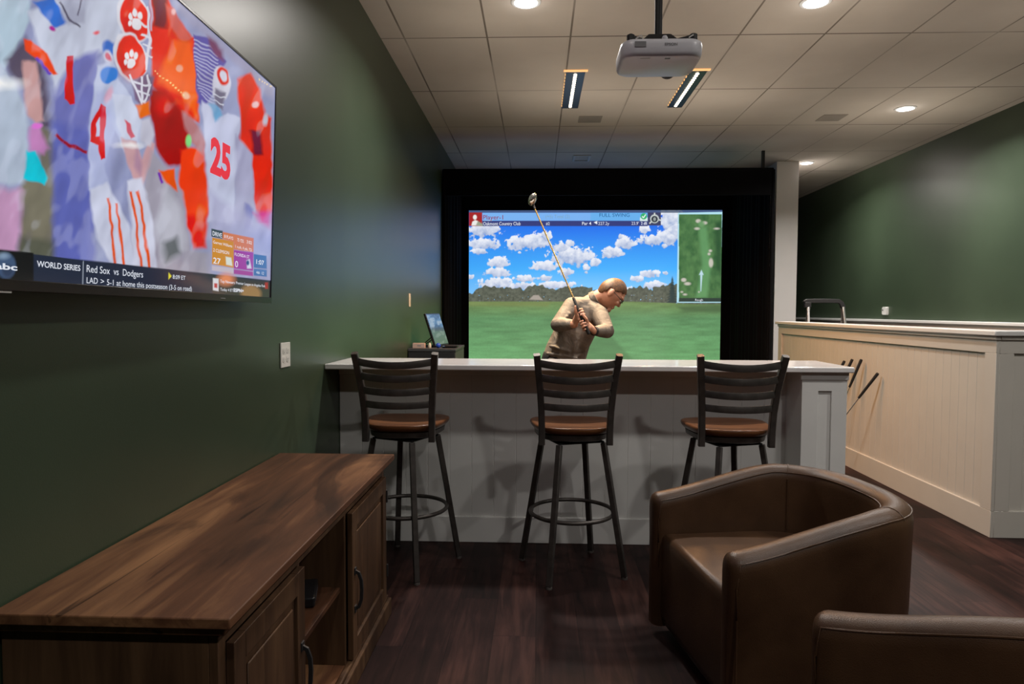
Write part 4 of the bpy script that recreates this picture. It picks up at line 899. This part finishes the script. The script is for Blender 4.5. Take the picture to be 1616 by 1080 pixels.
# ------------------------------------------------------------------ clubs on the half wall
CLUBS = [((2.735, 5.56, .875), (2.36, 6.0), 'black gripped golf club leaning on the half wall, set apart from the other three'), ((2.735, 5.845, .965), (2.50, 6.12), 'black gripped golf club leaning on the half wall, nearest of the close trio'),
         ((2.735, 6.01, .955), (2.47, 6.30), 'black gripped golf club leaning on the half wall, middle of the close trio'), ((2.735, 6.16, .93), (2.44, 6.46), 'black gripped golf club leaning on the half wall, farthest and mostly hidden by the countertop')]
for top, ft, lb in CLUBS:
    t = thing('golf_club', lb, 'golf club', (ft[0], ft[1], 0), 0, 'golf clubs leaning on the half wall'); a = Vector((0, 0, .03)); b = Vector(top)-Vector((ft[0], ft[1], 0)); d = (b-a).normalized(); b = b-Vector((.013, 0, 0))
    obj('shaft', MB().tube([a, b], .0045, 8), m_chrome, t, 0, 60); obj('grip', MB().tube([b-d*.26, b-d*.2, b-d*.01, b], .0125, 10, scales=[.75, .85, 1, .8]), m_rubber, t, 0, 50)
    obj('club_head', MB().rings([[(x*.9-.01, y*s-.03, z) for x, y in rrect(.03*s, .085, .010, 3)] for z, s in ((.0, .7), (.008, 1), (.03, .8), (.048, .35))]), m_chrome, t, .002)
# ------------------------------------------------------------------ step ladder beyond the half wall
ld = thing('step_ladder', 'folding step ladder with black top rail and silver legs behind the half wall', 'ladder', (3.28, 8.0, 0))
lt, lb_ = 1.487, 0
obj('top_rail', MB().sweep([(-.215, 0, lt-.02), (-.19, 0, lt), (0, 0, lt+.003), (.17, 0, lt), (.2, 0, lt-.02), (.225, 0, lt-.08)], [(-.024, -.02), (.024, -.02), (.024, .02), (-.024, .02)], upv=(0, 1, 0)).box(-.215, -.145, -.025, .025, lt-.075, lt-.015), m_black, ld, .004)
for x0, x1 in ((-.175, -.10), (.215, .30)):
    obj('front_leg', MB().bar((x0, 0, lt-.07), (x0-.04 if x0 < 0 else x0+.06, -.3, 0), .025, .05), m_alu, ld, .003); obj('rear_leg', MB().bar((x0+.02, .02, lt-.07), (x0-.03 if x0 < 0 else x0+.07, .42, 0), .02, .03), m_alu, ld, .003)
for k in range(4):
    f = .2+.2*k; z = (1-f)*(lt-.07); y = -.3*f
    obj('step', MB().box(-.175-.04*f+.012, .215+.06*f-.012, y-.04, y+.04, z-.012, z+.012), m_black, ld, .003)
#PERSON#
# ------------------------------------------------------------------ golfer
def V(*a): return Vector(a)
def capsule(mb, p0, p1, r0_, r1_, seg=20, flat=1.0, fdir=None):
    """tapered limb with rounded ends; flat squeezes it along fdir"""
    p0, p1 = Vector(p0), Vector(p1); d = (p1-p0).normalized(); x = Vector(fdir) if fdir else d.cross(V(0, 0, 1))
    if x.length < 1e-3: x = V(1, 0, 0)
    x = (x-d*x.dot(d)).normalized(); y = d.cross(x); rings = []
    def ring(c, r): return [c+x*(r*flat*cos(2*pi*i/seg))+y*(r*sin(2*pi*i/seg)) for i in range(seg)]
    for k in range(1, 6): a = pi/2*k/5; rings.append(ring(p0-d*r0_*cos(a), max(r0_*sin(a), .001)))
    for k in range(1, 5): t = k/5; rings.append(ring(p0.lerp(p1, t), r0_+(r1_-r0_)*t))
    for k in range(5, 0, -1): a = pi/2*k/5; rings.append(ring(p1+d*r1_*cos(a), max(r1_*sin(a), .001)))
    mb.rings(rings)
def chain(mb, pts, seg=14, **k):
    for (p, r), (q_, s) in zip(pts, pts[1:]): capsule(mb, p, q_, r, s, seg, **k)
def ellipsoid(mb, c, axes, radii, seg=28, rows=18, fn=None):
    vs = []; c = Vector(c)
    rings = []
    for i in range(1, rows):
        th = pi*i/rows; ring = []
        for j in range(seg):
            ph = 2*pi*j/seg; l = [sin(th)*cos(ph), sin(th)*sin(ph), cos(th)]
            if fn: l = fn(l)
            ring.append(c+axes[0]*(l[0]*radii[0])+axes[1]*(l[1]*radii[1])+axes[2]*(l[2]*radii[2]))
        rings.append(ring)
    mb.rings(rings)
def remeshed(name, mb, voxel, smooth, mat, parent, tris=None):
    o = obj(name, mb, mat); o.modifiers.clear()
    m = o.modifiers.new('r', 'REMESH'); m.mode = 'VOXEL'; m.voxel_size = voxel; m.use_smooth_shade = True
    s = o.modifiers.new('s', 'SMOOTH'); s.factor = .5; s.iterations = smooth
    me = bake(o); me.name = name; me.materials.clear(); me.materials.append(mat)
    for p in me.polygons: p.use_smooth = True
    n = bpy.data.objects.new(name, me); COL.objects.link(n); n.parent = parent; return n
m_skin = paint('skin', (.56, .27, .17), rough=.5, noise=.08, nscale=20)
m_hair = paint('light_brown_hair', (.105, .045, .016), rough=.55, noise=.45, nscale=60, bump=.4, bscale=180)
def shirtmat():
    t = NT('taupe_pullover'); v = t.coord((1, 1, 1)); n = t.n('ShaderNodeTexNoise'); n.inputs['Scale'].default_value = 9; n.inputs['Detail'].default_value = 3; n.inputs['Distortion'].default_value = 1.2; t.l(v, n.inputs['Vector'])
    t.l(t.ramp(n.outputs['Fac'], [(.3, (.105, .083, .066)), (.7, (.20, .165, .132))]), t.b.inputs['Base Color']); t.b.inputs['Roughness'].default_value = .75
    t.bump(n.outputs['Fac'], .6, .02); return t.m
m_shirt = shirtmat()
m_trouser = paint('black_trousers', (.012, .012, .014), rough=.8, noise=.1)
m_shoe = paint('white_shoe_leather', (.5, .5, .5), rough=.4)
per = thing('person', 'person in a taupe pullover and glasses bending mid-backswing with a golf club', 'person', (0, 0, 0))
HU, HF = V(.75, 0, .66).normalized(), V(.655, -.06, -.75).normalized()
HS = HU.cross(HF).normalized(); HF = HS.cross(HU); HC = V(.557, 5.18, 1.497)
def headp(s, f, u): return HC+HS*s+HF*f+HU*u
bd = MB()
def hfn(l):
    s, f, u = l
    if u < 0: k = 1-.30*(-u)**1.4; s *= k; f = f*(1-.10*(-u))+.10*(-u)*(1 if f > 0 else .2)
    if f < 0: f *= 1.05
    return [s, f, u]
ellipsoid(bd, HC, (HS, HF, HU), (.076, .097, .119), fn=hfn)
chain(bd, [(headp(0, .088, .012), .010), (headp(0, .106, -.022), .013)], 10)         # nose
for s in (-1, 1):
    ellipsoid(bd, headp(s*.009, .100, -.028), (HS, HF, HU), (.008, .009, .007), 10, 8)
    ellipsoid(bd, headp(s*.077, -.004, -.008), (HS, (HF*.9-HU*.2).normalized(), HU), (.012, .020, .033), 14, 10)   # ears
    ellipsoid(bd, headp(s*.032, .083, -.022), (HS, HF, HU), (.022, .016, .018), 12, 8)     # cheeks
    capsule(bd, headp(s*.012, .094, .030), headp(s*.045, .078, .030), .009, .008, 10)         # brows
ellipsoid(bd, headp(0, .090, -.060), (HS, HF, HU), (.026, .011, .006), 12, 8); ellipsoid(bd, headp(0, .087, -.072), (HS, HF, HU), (.022, .011, .007), 12, 8)   # lips
ellipsoid(bd, headp(0, .078, -.100), (HS, HF, HU), (.028, .022, .020), 14, 10)     # chin
chain(bd, [(V(.385, 5.21, 1.415), .064), (V(.455, 5.20, 1.465), .056), (HC-HU*.04-HF*.02, .055)], 20)
W_ax = V(.92, 0, -.39)
def torso(mb, rows, grow):
    rings = []
    for cx, z, rx, ry in rows:
        c = V(cx, 5.21, z); n = 32
        rings.append([c+W_ax*((rx+grow)*abs(cos(2*pi*i/n))**.85*(1 if cos(2*pi*i/n) > 0 else -1))+V(0, (ry+grow)*sin(2*pi*i/n), 0) for i in range(n)])
    mb.rings(rings)
TR = [(.17, .91, .155, .125), (.19, .96, .160, .125), (.222, 1.05, .160, .122), (.26, 1.15, .150, .118), (.30, 1.25, .158, .122), (.33, 1.33, .162, .124), (.352, 1.39, .14, .105), (.37, 1.43, .10, .08), (.385, 1.45, .05, .05)]
torso(bd, TR, -.02)
RS, RE, RW = V(.262, 5.15, 1.395), V(.150, 5.02, 1.262), V(.262, 4.875, 1.268)
LS, LE, LW = V(.462, 5.12, 1.335), V(.505, 4.975, 1.218), V(.405, 4.85, 1.222)
chain(bd, [(RS, .05), (RE, .042), (RW, .028)]); chain(bd, [(LS, .05), (LE, .042), (LW, .028)])
HIP = V(.175, 5.21, .93)
LEG = [((.19, 5.12, .90), (.27, 5.02, .50), (.235, 4.97, .09)), ((.19, 5.32, .90), (.27, 5.46, .50), (.235, 5.52, .09))]
for h, k, a in LEG: chain(bd, [(V(*h), .085), (V(*k), .055), (V(*a), .038)]); capsule(bd, V(a[0]-.04, a[1], .045), V(a[0]+.15, a[1], .035), .036, .030)
# hands close round the grip, right hand above the left
GA, GH = V(.357, 4.775, 1.209), V(-.040, 5.0, 2.144); GD = (GH-GA).normalized()
def hand(mb, c, wrist, side, thumb_up=1):
    """palm at the wrist side of the grip, four fingers curled round it, thumb along it"""
    p = wrist-c; p = (p-GD*p.dot(GD)).normalized(); q_ = GD.cross(p)*side
    pc = c+p*.028
    capsule(mb, wrist, pc+GD*.0, .027, .030, 16, .72, q_)
    capsule(mb, pc-GD*.026, pc+GD*.026, .020, .019, 14)
    for k, (ln, r) in enumerate(((205, .0088), (235, .0092), (225, .009), (190, .0078))):
        off = (.031-.0205*k)*thumb_up; pts = []
        for m_ in range(7):
            a = math.radians(-25+(ln+25)*m_/6); R_ = .0235 if 0 < m_ < 6 else .0225
            if m_ == 2 or m_ == 4: R_ += .003                               # knuckles
            pts.append((c+GD*off+p*(R_*cos(a))+q_*(R_*sin(a)), r*(1-.04*m_)))
        chain(mb, pts, 10)
    a0 = c+p*.024-q_*.012+GD*.012*thumb_up
    chain(mb, [(a0, .0125), (c-q_*.024+p*.008+GD*.034*thumb_up, .0105), (c-q_*.021-p*.006+GD*.062*thumb_up, .0092)], 10)
hand(bd, GA+GD*.145, RW, -1); hand(bd, GA+GD*.062, LW, 1)
body = remeshed('body', bd, .0046, 3, m_skin, per)
# hair
hm = MB(); ellipsoid(hm, HC, (HS, HF, HU), (.0785, .0995, .1225), 56, 42, fn=hfn)
me = hm.mesh('hair'); bm = bmesh.new(); bm.from_mesh(me); dele = []
for v in bm.verts:
    d = v.co-HC; s, f, u = d.dot(HS), d.dot(HF), d.dot(HU)
    if u < max((.80 if f > 0 else 1.25)*f+.004+.006*sin(s*160), -.078) or (abs(s) > .06 and u < .010 and f > -.026 and f < .022): dele.append(v)
bmesh.ops.delete(bm, geom=dele, context='VERTS')
bm.to_mesh(me); bm.free(); me.materials.append(m_hair)
hr = bpy.data.objects.new('hair', me); COL.objects.link(hr); hr.parent = per
for p in me.polygons: p.use_smooth = True
sl = hr.modifiers.new('s', 'SOLIDIFY'); sl.thickness = .003; sl.offset = 0
# clothes
cl = MB(); torso(cl, TR[1:], .0)
chain(cl, [(RS, .072), (RS.lerp(RE, .5), .062), (RE, .053), (RE.lerp(RW, .5), .046), (RW-(RW-RE).normalized()*.035, .038)], 18)
chain(cl, [(LS, .070), (LS.lerp(LE, .5), .061), (LE, .053), (LE.lerp(LW, .5), .046), (LW-(LW-LE).normalized()*.03, .038)], 18)
capsule(cl, V(.30, 5.17, 1.40), V(.395, 5.19, 1.41), .066, .062, 18); capsule(cl, V(.40, 5.18, 1.385), LS, .070, .068, 18)
for k, (a, b) in enumerate((((.09, 1.00), (.26, .985)), ((.08, 1.045), (.30, 1.01)), ((.10, 1.10), (.24, 1.06)))):    # soft folds above the hem
    capsule(cl, V(a[0], 5.10, a[1]), V(b[0], 5.088, b[1]), .014, .008, 8)
for e_, s_, w_ in ((RE, RS, RW), (LE, LS, LW)):
    for t in (.12, .28, .44): c = e_.lerp(s_, t); capsule(cl, c+V(.035, -.045, .02), c+V(-.03, -.05, -.02), .013, .010, 8)
sh = remeshed('pullover', cl, .0075, 3, m_shirt, per)
co = MB(); NB = V(.43, 5.20, 1.447); nd = (HC-HU*.04-V(.385, 5.21, 1.415)).normalized()
for rr_, o0, o1 in ((.066, -.012, .024),):
    x = nd.cross(V(0, 1, 0)).normalized(); y = nd.cross(x); n = 28; rgs = []
    for r_, o_ in ((rr_, o0), (rr_+.002, o1), (rr_-.006, o1+.002), (rr_-.008, o0)): rgs.append([NB+nd*(o_-.010*cos(2*pi*i/n))+x*r_*cos(2*pi*i/n)+y*r_*sin(2*pi*i/n) for i in range(n)])
    co.rings(rgs)
obj('collar', co, m_shirt, per, 0, 60)
pq = MB().tube([NB-nd*.01+V(.035, -.058, -.02), V(.445, 5.098, 1.385), V(.43, 5.078, 1.33)], .006, 8)
obj('neck_shade_strip', pq, m_black, per, 0, 60)  # black strip put in for the shading at the neck front
tz = MB(); torso(tz, [(.155, .86, .14, .12), TR[0], (.195, .975, .162, .128), (.205, 1.0, .160, .125)], .002)
for h, k, a in LEG: chain(tz, [(V(*h), .105), (V(*k), .078), (V(a[0], a[1], a[2]+.02), .058)], 18)
remeshed('trousers', tz, .011, 3, m_trouser, per)
for h, k, a in LEG:
    so = MB().rings([[(a[0]+.06+x*s, a[1]+y*s, z) for x, y in rrect(.30, .105, .05, 6)] for z, s in ((0, .96), (.012, 1), (.03, 1), (.06, .86), (.085, .6), (.095, .4))])
    obj('shoe', so, m_shoe, per, 0, 60)
gl = MB()
for s in (-1, 1):
    ct_ = headp(s*.034, .104, .008); gl.tube([ct_+HS*(.024*cos(2*pi*i/20))+HU*(.016*sin(2*pi*i/20))-HF*(.006*abs(cos(2*pi*i/20)) if cos(2*pi*i/20)*s > 0 else 0) for i in range(20)], .0022, 6, True, upv=tuple(HF))
    gl.tube([headp(s*.058, .100, .012), headp(s*.080, .06, .012), headp(s*.083, .0, .010), headp(s*.082, -.018, -.004)], .0024, 6)
gl.tube([headp(-.011, .107, .010), headp(0, .111, .013), headp(.011, .107, .010)], .002, 6)
obj('glasses', gl, m_black, per, 0, 60)
for s in (-1, 1):
    e_ = MB(); ellipsoid(e_, headp(s*.033, .0865, .008), (HS, HF, HU), (.012, .008, .008), 14, 10); ey = obj('eye', e_, paint('eye_white', (.7, .68, .66), .2), per, 0, 80)
    e_ = MB(); ellipsoid(e_, headp(s*.033, .0925, .006), (HS, HF, HU), (.005, .003, .005), 12, 8); obj('iris', e_, m_black, ey, 0, 80)
wd = (LW-LE).normalized(); wc = LW+wd*.004; x = wd.cross(V(0, 0, 1)).normalized(); y = wd.cross(x)
wt = obj('wristwatch', MB().sweep([wc+x*.031*cos(2*pi*i/28)+y*.031*sin(2*pi*i/28) for i in range(28)], [(-.002, -.011), (.002, -.011), (.002, .011), (-.002, .011)], True, upv=tuple(wd)), m_black, per, 0, 40)
# the club he holds
gc = thing('golf_club', 'copper-toned golf club raised in the hands of the bending person', 'golf club', tuple(GA))
L_ = (GH-GA).length
obj('grip', MB().tube([GD*-.01, GD*.0, GD*.14, GD*.27, GD*.275], .0125, 14, upv=(0, 1, 0), scales=[.7, 1.05, 1, .82, .6]), m_rubber, gc, 0, 50)
obj('shaft', MB().tube([GD*.27, GD*(L_-.03)], .0052, 10, upv=(0, 1, 0)), m_gold, gc, 0, 60)
obj('ferrule', MB().tube([GD*(L_-.05), GD*(L_-.012)], .0085, 12, upv=(0, 1, 0)), m_black, gc, 0, 60)
hd = MB(); hx = V(-.75, -.5, .35).normalized(); hy = hx.cross(GD).normalized(); hz = hx.cross(hy)
ellipsoid(hd, GD*(L_+.012)+V(.006, -.01, .012), (V(.35, -.3, .9).normalized(), V(-.85, -.5, .15).normalized(), V(.38, -.8, -.4).normalized()), (.048, .030, .024), 24, 16)
obj('club_head', hd, m_chrome, gc, 0, 60)
# ------------------------------------------------------------------ world, colour
w = bpy.data.worlds.new('world'); SC.world = w; w.use_nodes = True; w.node_tree.nodes['Background'].inputs[0].default_value = (.02, .02, .022, 1); w.node_tree.nodes['Background'].inputs[1].default_value = .2
SC.view_settings.view_transform = 'Standard'; SC.view_settings.look = 'None'; SC.view_settings.exposure = 0
SC.cycles.use_denoising = True; SC.cycles.max_bounces = 8; SC.cycles.diffuse_bounces = 5; SC.cycles.sample_clamp_indirect = 4; SC.cycles.caustics_reflective = False; SC.cycles.caustics_refractive = False
try: SC.cycles.use_light_tree = True
except Exception: pass
